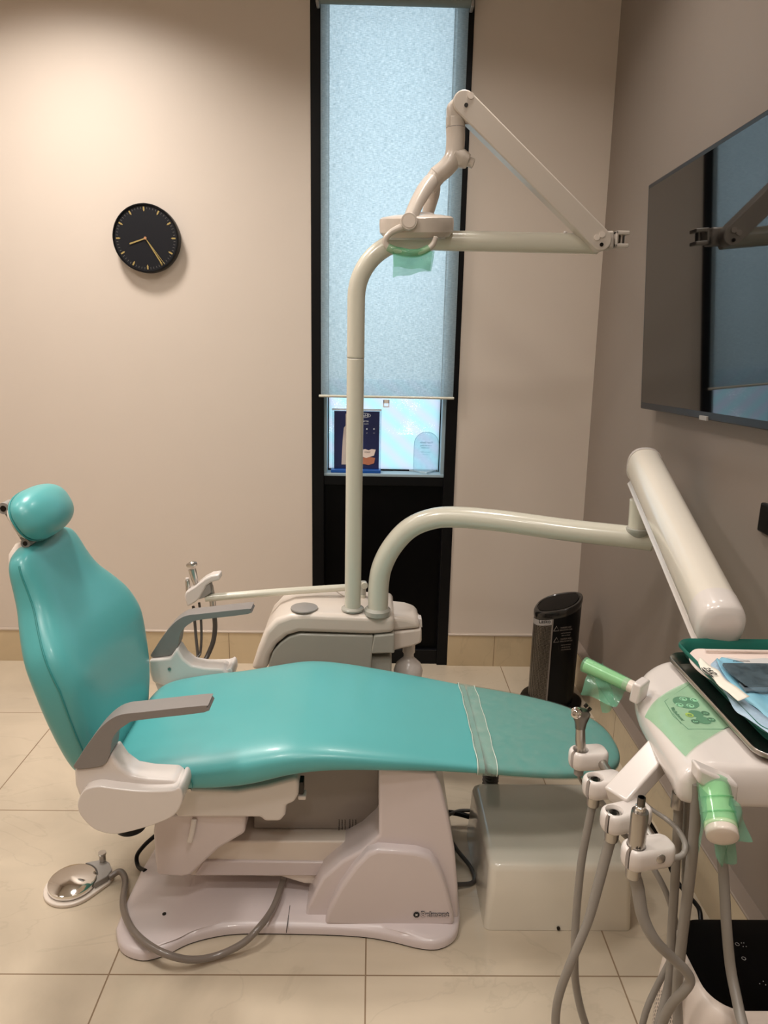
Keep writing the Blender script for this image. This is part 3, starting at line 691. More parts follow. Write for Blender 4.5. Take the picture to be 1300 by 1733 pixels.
# ------------------------------------------------------------------ foot control
fcx = thing('foot_control', 'round chrome foot pedal with grey hose lying beside the chair base', 'foot pedal', P(123, 1490, Z=0))
dc = P(122, 1487, Z=.03); rd = .062
hub = P(183, 1480, Z=.0)
base = []
dch = Vector((dc.x, dc.y, 0)); dr = (Vector((hub.x, hub.y, 0)) - dch).normalized(); sd = Vector((-dr.y, dr.x, 0))
for i in range(25):
    t = PI / 2 + .35 + (PI - .7) * i / 24 if False else math.radians(70 + 220 * i / 24)
    base.append(dch + dr * math.cos(t) * (rd + .012) + sd * math.sin(t) * (rd + .012))
base += [dch + dr * .085 - sd * .045, dch + dr * .105 - sd * .025, dch + dr * .108 + sd * .02, dch + dr * .085 + sd * .045]
prism('pedal_base', base, (0, 0, .01), 'white_warm', fcx, bevel=.003)
tilt = Vector((.0, -.02, 1)).normalized()
lathe('pedal_disc', [(0, -.004), (rd, -.004), (rd + .001, 0), (rd, .008), (rd * .95, .0095), (rd * .5, .0145), (0, .021)], dch + Vector((0, 0, .018)), tilt, 'chrome', fcx, n=64, smooth=30)
ins2 = [dch + dr * math.cos(t) * (rd + .004) + sd * math.sin(t) * (rd + .004) for t in [math.radians(-48 + 96 * i / 12) for i in range(13)]] + [dch + dr * .092 + sd * .035, dch + dr * .102 + sd * .012, dch + dr * .1 - sd * .022, dch + dr * .082 - sd * .04]
prism('pedal_housing', [p + Vector((0, 0, .01)) for p in ins2], (0, 0, .018), 'grey', fcx, bevel=.004)
kn = dch + dr * .088 + sd * .028
lathe('pedal_knob', [(0, .028), (.009, .028), (.009, .044), (.006, .048), (.011, .05), (.011, .056), (0, .056)], kn, (0, 0, 1), 'steel', fcx, n=16)
Zh = .012
hz = [Vector((*P(185, 1484, Z=.02).xy, .018)), Vector((*P(203, 1478, Z=.02).xy, .026)), Vector((*P(212, 1490, Z=.02).xy, .02)), P(208, 1530, Z=.03), P(218, 1563, Z=.055), P(240, 1590, Z=.058), P(275, 1612, Z=.055), P(320, 1624, Z=.03), P(365, 1618, Z=.016), P(410, 1597, Z=.035), P(440, 1568, Z=.058), P(463, 1535, Z=.058), P(478, 1494, Z=.06), P(480, 1480, Z=.08)]
tube('pedal_hose', hz, .0085, pbr('brown_grey_hose', (122, 112, 104), .3, coat=.3), fcx, n=14)

# ------------------------------------------------------------------ white floor box
fb_ = thing('floor_box', 'glossy off-white plastic floor cover box under the foot end of the chair', 'box', (.49, 1.74, 0))
bx = []
b0 = [P(819, 1572, Z=0), P(1070, 1577, Z=0)]
x0, x1, y0, y1 = b0[0].x, b0[1].x, 1.573, 1.95
def rr(x0, x1, y0, y1, r, z, n=6):
    out = []
    for (cx, cy, a0) in ((x1 - r, y1 - r, 0), (x0 + r, y1 - r, 90), (x0 + r, y0 + r, 180), (x1 - r, y0 + r, 270)):
        for i in range(n + 1):
            t = math.radians(a0 + 90 * i / n); out.append(Vector((cx + r * math.cos(t), cy + r * math.sin(t), z)))
    return out
HB = .185
loft('box_shell', [rr(x0, x1, y0, y1, .015, .001), rr(x0 + .004, x1 - .004, y0 + .006, y1 - .004, .02, HB * .5), rr(x0 + .007, x1 - .006, y0 + .013, y1 - .007, .022, HB - .02), rr(x0 + .010, x1 - .009, y0 + .017, y1 - .010, .022, HB - .008),
                   rr(x0 + .016, x1 - .015, y0 + .023, y1 - .015, .022, HB - .002), rr(x0 + .025, x1 - .023, y0 + .032, y1 - .022, .02, HB)], 'box', fb_, smooth=60)
lathe('box_screw', [(0, 0), (.0045, 0), (.0045, .004), (0, .005)], P(945, 1570, Y=1.573), (0, -1, 0), 'dark_metal', fb_, n=16)
# ribbed drain hose behind the box
rb = P(833, 1336, Z=.10)
rc = [Vector((.392, 2.02, .03)), Vector((.392, 2.04, .12)), Vector((.392, 2.03, .2)), Vector((.392, 2.0, .27))]
pth = crom(rc, 14); rads = [.026 if i % 2 else .021 for i in range(len(pth))]
o = tube('ribbed_hose', [P(825, 1352, Y=2.02), P(828, 1335, Y=2.02), P(838, 1310, Y=2.02)], .02, 'hose_dark')
bpy.data.objects.remove(o)
o = tube('ribbed_hose', pth, rads, 'hose_dark', sm=0); tag(o, 'dark ribbed corrugated hose rising behind the off-white floor box', 'hose')
# cables between pedestal and floor box
def cable(name, pts, r, mat, label, cat='cable', **k):
    o = tube(name, pts, r, mat, None, n=12, **k); tag(o, label, cat); return o
cable('power_cable', [P(762, 1420, Z=.03), P(775, 1440, Z=.02), P(795, 1465, Z=.012), P(803, 1485, Z=.01), P(797, 1495, Z=.01), P(770, 1497, Z=.02)], .006, 'hose_dark', 'dark cable looping out on the floor between chair pedestal and floor box')
cable('air_cable', [P(750, 1388, Z=.06), P(762, 1378, Z=.05), P(780, 1372, Z=.05), P(802, 1372, Z=.05)], .0055, 'hose_dark', 'thin grey tube arching from the pedestal into the floor box')
cable('signal_cable', [P(752, 1374, Z=.05), P(775, 1377, Z=.045), P(804, 1385, Z=.04)], .008, 'black', 'thick black cable bundle running straight from the pedestal to the floor box')
cable('chair_lead', [P(262, 1415, Z=.10), P(245, 1430, Z=.07), P(232, 1448, Z=.03), P(234, 1466, Z=.012), P(246, 1474, Z=.03)], .006, 'black', 'short black cable curving out behind the chair lift under the armrest')

# ------------------------------------------------------------------ utility cabinet
cb = thing('utility_cabinet', 'white rounded dental service cabinet behind the chair with two poles on top', 'cabinet', (-.1, 2.38, 0))
YF_ = 2.27
cp = [(424, 1135), (436, 1098), (448, 1068), (466, 1049), (492, 1040), (530, 1039), (668, 1045), (668, 1072), (632, 1075), (506, 1071), (486, 1077), (468, 1092), (457, 1110), (452, 1135)]
prism('top_shell', [P(*q, Y=YF_) for q in cp], (0, .25, 0), 'white_warm', cb, bevel=.018, seg=5, smooth=60)
sp_ = [(455, 1122), (462, 1103), (474, 1089), (490, 1078), (508, 1073), (632, 1076), (627, 1150), (452, 1150)]
prism('side_panel', [P(*q, Y=YF_ + .006) for q in sp_], (0, .23, 0), 'grey_panel', cb, bevel=.006, smooth=50)
xl_, xr_ = P(455, 1110, Y=YF_).x, P(664, 1110, Y=YF_).x
box('cabinet_body', (xl_ + .02, YF_ + .03, 0), (xr_, YF_ + .22, .42), 'grey_panel', cb, bevel=.01)
cp2 = [(633, 1076), (668, 1073), (668, 1106), (628, 1107)]
prism('corner_panel', [P(*q, Y=YF_ + .002) for q in cp2], (0, .24, 0), 'grey_panel', cb, bevel=.006)
prism('end_shell', [P(*q, Y=2.31) for q in ((655, 1042), (688, 1046), (706, 1052), (713, 1064), (655, 1070))], (0, .16, 0), 'white_warm', cb, bevel=.014, seg=4, smooth=60)
prism('end_lower', [P(*q, Y=2.312) for q in ((655, 1071), (714, 1065), (714, 1088), (700, 1094), (655, 1104))], (0, .156, 0), 'white_warm', cb, bevel=.008, seg=3, smooth=60)
ztop = P(560, 1039, Y=YF_).z
ld = P(515, 1030, Z=ztop)
lathe('round_lid', [(0, .006), (.035, .005), (.045, .001), (.046, -.003), (0, -.003)], (ld.x, ld.y, ztop + .004), (0, 0, 1), 'grey', cb)
lp = P(597, 1031, Z=ztop); ap = P(639, 1031, Z=ztop + .008)
lathe('pole_collar', [(0, 0), (.038, 0), (.038, .006), (.030, .012), (0, .012)], (lp.x, lp.y, ztop - .001), (0, 0, 1), 'grey_panel', cb)
lathe('arm_collar', [(0, -.01), (.044, -.01), (.044, .006), (.036, .014), (0, .014)], (ap.x, ap.y, ztop + .002), (0, 0, 1), 'grey_panel', cb)
prism('side_hook', [P(*q, Y=2.36) for q in ((708, 1047), (714, 1048), (715, 1062), (711, 1062))], (0, .04, 0), 'white', cb, bevel=.002)
bt = P(691, 1136, Y=2.39)
lathe('glass_bowl', [(0, -.05), (.03, -.045), (.048, -.02), (.052, .005), (.044, .03), (.026, .048), (.018, .056), (.018, .07), (.022, .075), (.022, .11), (0, .11)], bt, (0, 0, 1), 'white', cb, smooth=60)

# ------------------------------------------------------------------ light pole and operating light
Lg = thing('operating_light', 'cream tall bent pole carrying a small beige examination lamp on a folding arm', 'lamp', (lp.x, lp.y, ztop + .012))
Yl = lp.y
r0 = .0272
seam = P(602, 607, Y=Yl)
tube('lower_pole', [(lp.x, Yl, ztop + .005), (seam.x, Yl, seam.z)], r0, 'cream', Lg, sm=0, n=28)
tube('pole_joint', [(seam.x, Yl, seam.z - .001), (seam.x, Yl, seam.z + .003)], r0 * .97, 'grey', Lg, sm=0, cap=False)
a1 = Vector((seam.x, Yl, seam.z + .003)); ytop = P(850, 409.5, Y=Yl).z
xb_ = seam.x
rb_ = .17
path = [a1] + [Vector((xb_, Yl, ytop - rb_ - .03))] + [Vector((xb_ + rb_ - rb_ * math.cos(t), Yl, ytop - rb_ + rb_ * math.sin(t))) for t in [PI / 2 * i / 12 for i in range(13)]]
endx = P(1012, 410, Y=Yl).x
path += [Vector((xb_ + rb_ + .1, Yl, ytop)), Vector((endx, Yl, ytop))]
tube('upper_pole', path, [r0, r0, r0 * 1.03, r0 * 1.06, r0 * 1.07], 'cream', Lg, sm=0, n=28)
def pl(*q): return P(q[0], q[1], Y=Yl - .02)
# knuckle at the end of the arm
prism('arm_knuckle', [P(*q, Y=Yl - .025) for q in ((1012, 391), (1040, 390), (1040, 421), (1012, 422))], (0, .05, 0), 'light_under', Lg, bevel=.006)
vs = []; fs = []
kx0, kx1 = P(1038, 406, Y=Yl).x, P(1061, 406, Y=Yl).x; kz0, kz1 = P(1050, 420, Y=Yl).z, P(1050, 392, Y=Yl).z
wbox(kx0, Yl - .024, kz0, kx0 + .008, Yl + .024, kz1); wbox(kx0, Yl - .024, kz1 - .011, kx1, Yl + .024, kz1); wbox(kx0, Yl - .024, kz0, kx1, Yl + .024, kz0 + .011)
add('clevis', vs, fs, 'light_under', Lg, smooth=0, bevel=.003)
lathe('clevis_pin', [(0, 0), (.009, 0), (.009, kz1 - kz0 - .022), (0, kz1 - kz0 - .022)], ((kx0 + kx1) / 2 + .004, Yl, kz0 + .011), (0, 0, 1), 'steel', Lg, n=16)
# folding spring arm
e0, e1 = pl(1017, 407), pl(786, 168)
e0 = P(1019, 406, Y=Yl - .062); e1 = P(786, 172, Y=Yl - .062)
d = (e1 - e0).normalized(); s = Vector((-d.z, 0, d.x)); w0, w1 = .030, .032
pol = [e0 + (-d * math.cos(t) + s * math.sin(t)) * w0 for t in [-PI / 2 + PI * i / 10 for i in range(11)]] + [e1 + (d * math.cos(t) - s * math.sin(t)) * w1 for t in [-PI / 2 + PI * i / 10 for i in range(11)]]
prism('spring_arm', pol, (0, .05, 0), 'light_under', Lg, bevel=.004, smooth=50)
for q in ((1010, 402), (1019, 397)):
    disc('arm_rivet', P(*q, Y=Yl - .062), (0, -1, 0), .0085, 'white_warm', Lg, th=.003)
disc('arm_rivet', P(797, 162, Y=Yl - .062), (0, -1, 0), .009, 'white_warm', Lg, th=.003)
for q in ((1018, 414), (789, 178)): disc('arm_screw', P(*q, Y=Yl - .062), (0, -1, 0), .0055, 'dark_metal', Lg, th=.003)
lathe('arm_plug', [(0, 0), (.006, 0), (.005, .004), (0, .005)], P(957, 394, Y=Yl), (0, 0, 1), 'white', Lg, n=14)
# head drop
yk = Yl - .03
def pk(*q): return P(q[0], q[1], Y=yk)
prism('head_knuckle', [P(*q, Y=yk - .022) for q in ((757, 215), (757, 176), (763, 170), (776, 158), (788, 153), (798, 156), (800, 168), (795, 185), (786, 195), (785, 215))], (0, .048, 0), 'light_under', Lg, bevel=.010, seg=4, smooth=60)
tube('drop_stem', [pk(771, 200), pk(771, 217), pk(771, 240), pk(768, 265), pk(756, 283), pk(738, 298)], [.0275, .0275, .027, .027, .026, .026], 'light_under', Lg, n=24)
tube('stem_joint', [pk(771, 216.2), pk(771, 217.4)], .0278, 'grey', Lg, sm=0, cap=False)
tube('stem_branch', [pk(768, 262), pk(782, 269), pk(792, 273)], [.028, .026, .020], 'light_under', Lg, n=24)
tube('branch_knob', [pk(791, 273), pk(801, 277)], .0135, 'light_under', Lg, sm=0, n=20)
tube('yoke_neck', [pk(741, 296), pk(724, 318)], [.026, .024], 'light_under', Lg, sm=0, n=24)
tube('yoke_fork', [P(730, 306, Y=yk - .012), P(718, 322, Y=yk - .04), P(704, 347, Y=yk - .075), P(694, 371, Y=yk - .100)], [.020, .020, .018, .0175], 'light_under', Lg, n=20, e=3)
tube('yoke_fork', [P(733, 310, Y=yk + .012), P(732, 330, Y=yk + .04), P(724, 362, Y=yk + .085)], [.020, .019, .016], 'light_under', Lg, n=20, e=3)
# lamp head
hl = [(642, 371), (700, 363), (764, 366), (769, 374), (768, 388), (757, 398), (700, 399), (648, 403), (642, 396)]
lh = P(705, 382, Y=yk)
hx = (P(768, 380, Y=yk).x - P(642, 380, Y=yk).x) / 2
lathe('lamp_head', [(0, .029), (hx * .6, .028), (hx * .93, .022), (hx * .985, .017), (hx, .005), (hx * .99, -.020), (hx * .88, -.034), (hx * .82, -.035), (0, -.035)], lh + Vector((0, 0, .002)), Vector((-.035, -.13, 1)), 'light_under', Lg, n=64, smooth=35)
lathe('lamp_lens', [(0, -.0355), (hx * .8, -.0355), (hx * .78, -.039), (0, -.042)], lh + Vector((0, 0, .002)), Vector((-.035, -.13, 1)), pbr('lens', (205, 205, 205), .1, coat=.5), Lg, n=48)
lathe('lamp_cap', [(0, .03), (.03, .028), (.04, .02), (0, .02)], lh + Vector((.02, 0, .006)), (0, 0, 1), 'white', Lg, n=32)
tp = P(692, 376, Y=yk - hx - .012)
tp = P(692, 376, Y=yk - .10)
lathe('lamp_pivot', [(0, -.02), (.022, -.02), (.0235, -.017), (.0235, .03), (0, .03)], tp, (0, 1, 0), 'light_under', Lg, n=36)
disc('pivot_cap', tp - Vector((0, .0205, 0)), (0, -1, 0), .0175, 'white_warm', Lg, th=.0015, n=36)
Yh = yk - .10
hp = [P(*q, Y=Yh) for q in ((688, 382), (672, 388), (659, 396), (652, 408), (658, 419), (675, 426), (697, 429), (718, 425), (732, 415), (738, 401))]
tube('lamp_handle', hp, [.011, .010, .0085, .0085, .0085, .0085, .0085, .0085, .008, .007], 'light_under', Lg, n=14)
hp2 = [P(*q, Y=Yh + .19) for q in ((676, 398), (672, 406), (676, 416), (700, 421), (730, 420), (746, 412), (748, 402), (744, 398))]
tube('lamp_handle', hp2, .0085, 'light_under', Lg, n=14)
fs_ = thing('handle_barrier_film', 'green plastic barrier sleeve hanging from the lamp handle', 'film sleeve', P(698, 470, Y=Yh))
def fsh(a, b, c, dd, nm, mt, amp=.004):
    return sheet(nm, bilin(a, b, c, dd, 10, 8, lambda u, v: (0, amp * math.sin(u * 9 + v * 4), amp * .5 * math.sin(u * 11))), mt, fs_)
fsh(P(664, 420, Y=Yh - .01), P(732, 424, Y=Yh - .01), P(728, 457, Y=Yh - .006), P(667, 452, Y=Yh - .006), 'film_front', 'green_film_dark')
fsh(P(666, 418, Y=Yh + .008), P(736, 424, Y=Yh + .008), P(730, 458, Y=Yh + .01), P(665, 470, Y=Yh + .01), 'film_rear', 'green_film_dark')
tube('film_wrap', [P(*q, Y=Yh) for q in ((657, 418), (666, 423), (680, 427), (697, 429), (712, 427), (726, 420))], [.0105, .0115, .0118, .0118, .0115, .0105], 'green_film', fs_, n=14)

# ------------------------------------------------------------------ assistant arm with holder
Y5 = 2.46
aa = thing('assistant_arm', 'slim cream horizontal arm behind the chair ending in a small white instrument holder', 'instrument holder', (ap.x - .05, Y5, ztop))
tube('arm_post', [P(613, 1036, Y=Y5 - .01), P(613, 1006, Y=Y5 - .01)], .0135, 'cream', aa, sm=0)
tube('post_joint', [P(614, 1006, Y=Y5 - .01), P(615, 984, Y=Y5 - .01)], .0115, 'grey_panel', aa, sm=0)
lathe('joint_wheel', [(0, 0), (.011, 0), (.012, .003), (.012, .014), (0, .014)], P(617, 992, Y=Y5 - .035), (0, 1, 0), 'cream', aa, n=24)
tube('arm_tube', [P(348, 1012, Y=2.40), P(470, 1002, Y=2.42), P(605, 993, Y=Y5 - .01)], [.0135, .013, .0125], 'cream', aa, n=18)
tube('drop_wire', [P(568, 1000, Y=2.44), P(575, 1005, Y=2.44), P(583, 1010, Y=2.45)], .002, 'white', aa, n=8)
yk2 = 2.38
prism('holder_body', [P(*q, Y=yk2) for q in ((312, 1010), (314, 1002), (330, 992), (345, 980), (357, 974), (371, 972), (372, 982), (357, 986), (349, 992), (343, 1004), (338, 1013), (330, 1020), (317, 1028))], (0, .05, 0), 'white', aa, bevel=.006, seg=3, smooth=60)
prism('holder_clamp', [P(*q, Y=yk2 + .004) for q in ((344, 994), (355, 988), (357, 1004), (345, 1012), (336, 1015))], (0, .04, 0), 'grey', aa, bevel=.003)
def instr(name, label, cat, pts, rs, mat, group=None, **k):
    o = tube(name, pts, rs, mat, None, n=16, **k); tag(o, label, cat, group); return o
t = thing('suction_handpiece', 'small steel suction tip standing tallest in the rear arm holder', 'dental instrument', P(327, 1000, Y=2.41))
tube('handpiece_stem', [P(333, 992, Y=2.41), P(330, 982, Y=2.41), P(325, 963, Y=2.41)], [.009, .009, .012, .0135], 'steel', t, n=16)
tube('handpiece_head', [P(318, 957, Y=2.41), P(325, 955, Y=2.40), P(332, 954, Y=2.41)], [.007, .0115, .007], 'steel', t, n=16)
t = thing('saliva_ejector', 'short grey valve handpiece at the outer end of the rear arm holder', 'dental instrument', P(318, 1000, Y=2.41))
tube('valve_body', [P(319, 1000, Y=2.41), P(318, 990, Y=2.41), P(317, 982, Y=2.41)], [.009, .008, .0075], 'steel', t, n=14)
lathe('valve_cap', [(0, 0), (.006, 0), (.006, .006), (0, .006)], P(317, 981, Y=2.41), (0, 0, 1), 'white', t, n=14)
cable('rear_hose', [P(327, 1026, Y=2.40), P(329, 1045, Y=2.40), P(332, 1080, Y=2.38), P(335, 1110, Y=2.36), P(336, 1130, Y=2.34), Vector((-.57, 2.33, .12)), Vector((-.53, 2.36, .02)), Vector((-.40, 2.40, .015))], .0052, 'hose_dark', 'thin dark hose nearest the chair back below the rear arm holder', 'hose')
cable('rear_hose', [P(337, 1020, Y=2.41), P(340, 1045, Y=2.41), P(341, 1080, Y=2.39), P(339, 1105, Y=2.37), P(335, 1128, Y=2.345), Vector((-.55, 2.33, .12)), Vector((-.50, 2.34, .02)), Vector((-.40, 2.37, .015))], .0045, 'hose_dark', 'thinnest dark hose, between the two others below the rear arm holder', 'hose')
t = thing('suction_hose', 'thick dark suction hose curving down from the rear arm holder', 'hose', P(335, 1136, Y=2.34))
tube('hose_line', [P(362, 1035, Y=2.42), P(364, 1060, Y=2.42), P(361, 1085, Y=2.41), P(352, 1108, Y=2.39), P(342, 1126, Y=2.36), P(334, 1140, Y=2.33), Vector((-.61, 2.30, .14)), Vector((-.57, 2.29, .03)), Vector((-.45, 2.32, .012)), Vector((-.36, 2.36, .012))], .0085, 'hose_dark', t, n=14)
tube('hose_collar', [P(357, 990, Y=2.42), P(359, 1010, Y=2.42), P(361, 1035, Y=2.42)], [.007, .0105, .0105], 'steel', t, n=14)

# ------------------------------------------------------------------ delivery arm
da = thing('delivery_arm', 'thick cream curved pole and white angled balance arm reaching toward the instrument table', 'support arm', (ap.x, ap.y, ztop + .01))
ra = .035
Ye = 2.10; Yb = ap.y
def lerp(a, b, t): return a + (b - a) * t
cpx = [(640, 1030, 0), (641, 990, 0), (647, 958, .02), (664, 925, .05), (692, 895, .10), (728, 879, .16), (770, 875, .24), (850, 882, .42), (960, 897, .68), (1060, 908, .9), (1104, 914, 1)]
tube('lower_arm', [P(a, b, Y=lerp(Yb, Ye, c)) for a, b, c in cpx], [.034, .034, .034, .034, .034, .034, .034, .034, .034, .034, .034], 'cream', da, n=30)
elbow = P(1080, 905, Y=Ye)
lathe('elbow_collar', [(0, -.03), (.012, -.03), (.034, -.004), (.036, 0), (.036, .006), (.03, .008), (0, .008)], P(1080, 897, Y=Ye), (0, 0, 1), 'grey_panel', da)
tube('elbow_post', [P(1080, 896, Y=Ye), P(1082, 845, Y=Ye)], [.029, .027], 'cream', da, sm=0, n=26)
b0_, b1_ = P(1089, 786, Y=2.12), P(1214, 1046, Y=1.41)
dd = (b1_ - b0_).normalized(); uu = dd.cross(Vector((0, 0, 1))).normalized(); ww = uu.cross(dd)
N_ = 20
rings = []
for t_, q in ((-.012, .55), (-.009, .85), (0, .98), (.012, 1.0)): rings.append(sring(b0_ + dd * t_, uu, ww, .049 * q, .056 * q, 2.5, 36))
loft('arm_cap', rings, 'white', da, smooth=60)
rings = [sring(b0_ + dd * .0125, uu, ww, .047, .054, 2.5, 36), sring(b1_ - dd * .03, uu, ww, .047, .054, 2.5, 36)]
loft('balance_arm', rings, pbr('arm_shell', (226, 218, 204), .2, coat=.4, var=.02), da, smooth=60)
rings = []
for t_, q in ((-.03, 1.0), (.012, 1.0), (.026, .97), (.034, .88), (.038, .6)): rings.append(sring(b1_ + dd * t_, uu, ww, .0485 * q, .0555 * q, 2.4, 36))
loft('arm_cap', rings, 'white', da, smooth=60)
lo = b0_ - ww * .056 - uu * .02
prism('arm_underside', [b0_ - ww * .045 - uu * .050, b0_ - ww * .066 - uu * .036, b1_ - ww * .066 - uu * .036, b1_ - ww * .045 - uu * .050], uu * .075, 'white', da, bevel=.004)
pv = b1_ - ww * .05
lathe('table_post', [(0, 0), (.03, 0), (.03, pv.z - .86), (0, pv.z - .86)], (pv.x, pv.y, .86), (0, 0, 1), 'white', da)

# ------------------------------------------------------------------ instrument table (delivery head)
it = thing('instrument_table', 'white rounded dental instrument table with round button panel at the end of the arm', 'instrument table', (.66, 1.15, .78))
ZT = .85
O = [(.489, 1.012), (.492, 1.04), (.495, 1.09), (.500, 1.16), (.507, 1.23), (.524, 1.30), (.55, 1.345), (.585, 1.378), (.63, 1.393), (.70, 1.395), (.88, 1.395), (.90, 1.37), (.90, 1.01), (.88, .985), (.62, .989), (.53, .995), (.497, 1.0)]
O = crom([Vector((x, y, 0)) for x, y in O], 4, closed=True)
def oin(d, z):
    m = len(O); res = []
    for i in range(m):
        t = (O[(i + 1) % m] - O[i - 1]).normalized(); nr = Vector((t.y, -t.x, 0)); 
        res.append(O[i] + nr * d + Vector((0, 0, z)))
    return res
LIP = [(0, .818), (.003, .826), (.009, .834), (.018, .841), (.028, .846), (.04, .849), (.055, .85)]
tc_ = Vector((.70, 1.19, 0))
def osc(k, z): return [Vector((tc_.x + (p.x - tc_.x) * k, tc_.y + (p.y - tc_.y) * (1 - (1 - k) * .3), z)) for p in O]
rg = [osc(.93, .782), osc(.97, .784), osc(.99, .790), osc(1, .800), osc(1, .818)]
for dl, z in LIP[1:]: rg.append(osc(1 - dl / .20, z))
loft('table_body', rg, 'white', it, smooth=60)
OL = sorted([(p.y, p.x) for p in O if p.x < .64 and p.y > 1.011])
def xl(y):
    for (a, xa_), (b, xb_) in zip(OL, OL[1:]):
        if a <= y <= b: return xa_ + (xb_ - xa_) * (y - a) / max(b - a, 1e-6)
    return OL[0][1] if y < OL[0][0] else OL[-1][1]
def ztab(x, y):
    """height of the table's rolled lip at a point"""
    dl = x - xl(y)
    if dl <= 0: return .818
    for (a, za), (b, zb_) in zip(LIP, LIP[1:]):
        if a <= dl <= b: return za + (zb_ - za) * (dl - a) / (b - a)
    return .85
# handle bosses and handles
h0, h1 = P(1088, 1168, Z=.815), P(1006, 1130, Z=.845)
h0 = P(1086, 1170, Y=1.235); h1 = P(1010, 1134, Y=1.30)
hd_ = (h1 - h0).normalized()
obox('handle_boss', h0 + hd_ * .004, hd_, Vector((0, 0, 1)).cross(hd_), hd_.cross(Vector((0, 0, 1)).cross(hd_)), (.018, .04, .04), 'white', it, bevel=.004)
tube('table_handle', [h0, h0 + hd_ * .035], .012, 'white_warm', it, sm=0)
g0 = h0 + hd_ * .028
tube('handle_grip', [g0, g0 + hd_ * .088], [.0115, .0135], 'green_wrap', it, sm=0, n=24)
k0, k1 = P(1207, 1325, Y=.985), P(1219, 1393, Y=.925)
kd = (k1 - k0).normalized()
prism('handle_boss', [P(*q, Y=.968) for q in ((1183, 1300), (1252, 1330), (1248, 1362), (1216, 1350), (1182, 1326))], (0, .03, 0), 'white', it, bevel=.005)
tube('table_handle', [k0, k0 + kd * .088], [.0205, .0225], 'white_warm', it, sm=0, n=28)
tube('handle_grip', [k0 + kd * .004, k0 + kd * .077], [.021, .0230], 'green_wrap', it, sm=0, n=28)
# holder beam and rail
bm0, bm1 = P(1128, 1262, Z=.79), P(1050, 1348, Z=.735)
bd = (bm1 - bm0).normalized(); bs = Vector((0, 0, 1)).cross(bd).normalized(); bn = bd.cross(bs)
obox('holder_beam', bm0 + (bm1 - bm0) * .5, bd, bs, bn, ((bm1 - bm0).length + .02, .046, .034), 'white', it, bevel=.004)
r0_, r1_ = P(1004, 1268, Z=.725), P(1112, 1432, Z=.715)
tube('holder_rail', [r0_, r1_], .0085, 'steel', it, sm=0, n=18)
# panel print
def surf(px, py, dz=.0008):
    p = P(px, py, Z=ZT)
    for _ in range(6): p = P(px, py, Z=ztab(p.x, p.y) + dz)
    return p
def pdisc(name, px, py, r, mat, dz=.0008, parent=it):
    c = surf(px, py, dz); nx = (ztab(c.x + .004, c.y) - ztab(c.x - .004, c.y)) / .008
    n = Vector((-nx, 0, 1)).normalized()
    return disc(name, c, n, r, mat, parent, th=.0004)
pm = [surf(*q, .0004) for q in ((1125, 1187), (1170, 1156), (1242, 1226), (1225, 1234), (1165, 1234), (1140, 1212))]
lw = pm + [pm[0]]
tube('panel_outline', lw, .0006, 'pgrey', it, sm=0, n=6)
pdisc('button_ring', 1161, 1189, .0225, 'pgrey', .0004)
ax = surf(1161, 1189)
for (px, py) in ((1156.5, 1183), (1174.5, 1184.5), (1150, 1193), (1168.5, 1194.5)):
    pdisc('position_button', px, py, .0068, 'mint', .001)
    c = surf(px, py, .0016)
    arc = [c + Vector((.0042 * math.cos(t), .0042 * math.sin(t), 0)) for t in [math.radians(20 + 200 * i / 8) for i in range(9)]]
    tube('button_icon', arc, .0006, 'ink', it, sm=0, n=5)
    prism('button_icon', [c + Vector((.0045, .003, 0)), c + Vector((.001, .0005, 0)), c + Vector((.0048, -.002, 0))], (0, 0, .0003), 'ink', it, smooth=0)
pdisc('memory_patch', 1178, 1208, .0125, 'pgrey', .0003); pdisc('memory_patch', 1191, 1219, .0125, 'pgrey', .0006)
rt = (surf(1200, 1222) - surf(1180, 1202)); rt.z = 0
ru = Vector((-rt.y, rt.x, 0))
for ch_, px, py, mt in (('0', 1167, 1210, 'yellow'), ('1', 1194, 1207, 'pdark'), ('2', 1204, 1218, 'pdark'), ('3', 1177, 1221, 'pdark')):
    pdisc('memory_button', px, py, .0070, mt, .001)
    text('button_digit', ch_, surf(px, py, .0017), (0, -1, 0), (1, 0, 0), .011, 'ink' if ch_ == '0' else 'mint', it)
t0, t1 = surf(1139, 1201), surf(1158, 1221)
text('brand_text', 'Belmont', surf(1149, 1211.5, .0010), (t1 - t0), Vector((t1.y - t0.y, -(t1.x - t0.x), 0)) * -1, .0098, 'pdark', it, off=.0001)
prism('brand_emblem', [surf(*q) for q in ((1136, 1198), (1141, 1197), (1143, 1202), (1138, 1203))], (0, 0, .0004), 'pdark', it, smooth=0)
tube('brand_underline', [surf(1139, 1207), surf(1153, 1225)], .0004, 'pdark', it, sm=0, n=5)
# barrier film over the panel
bf = thing('panel_barrier_film', 'green adhesive barrier film stuck over the button panel of the instrument table', 'film', (.54, 1.12, .82))
q0, q1, q2, q3 = surf(1092, 1204), surf(1169, 1152), surf(1246, 1222), surf(1160, 1282)
g = []
for i in range(15):
    v = i / 14; row = []
    for j in range(15):
        u = j / 14; x = (q0.x * (1 - u) + q1.x * u) * (1 - v) + (q3.x * (1 - u) + q2.x * u) * v; y = (q0.y * (1 - u) + q1.y * u) * (1 - v) + (q3.y * (1 - u) + q2.y * u) * v
        row.append(Vector((x, y, ztab(x, y) + .0026 + .0004 * math.sin(u * 13 + v * 7))))
    g.append(row)
sheet('film_sheet', g, 'green_film', bf)
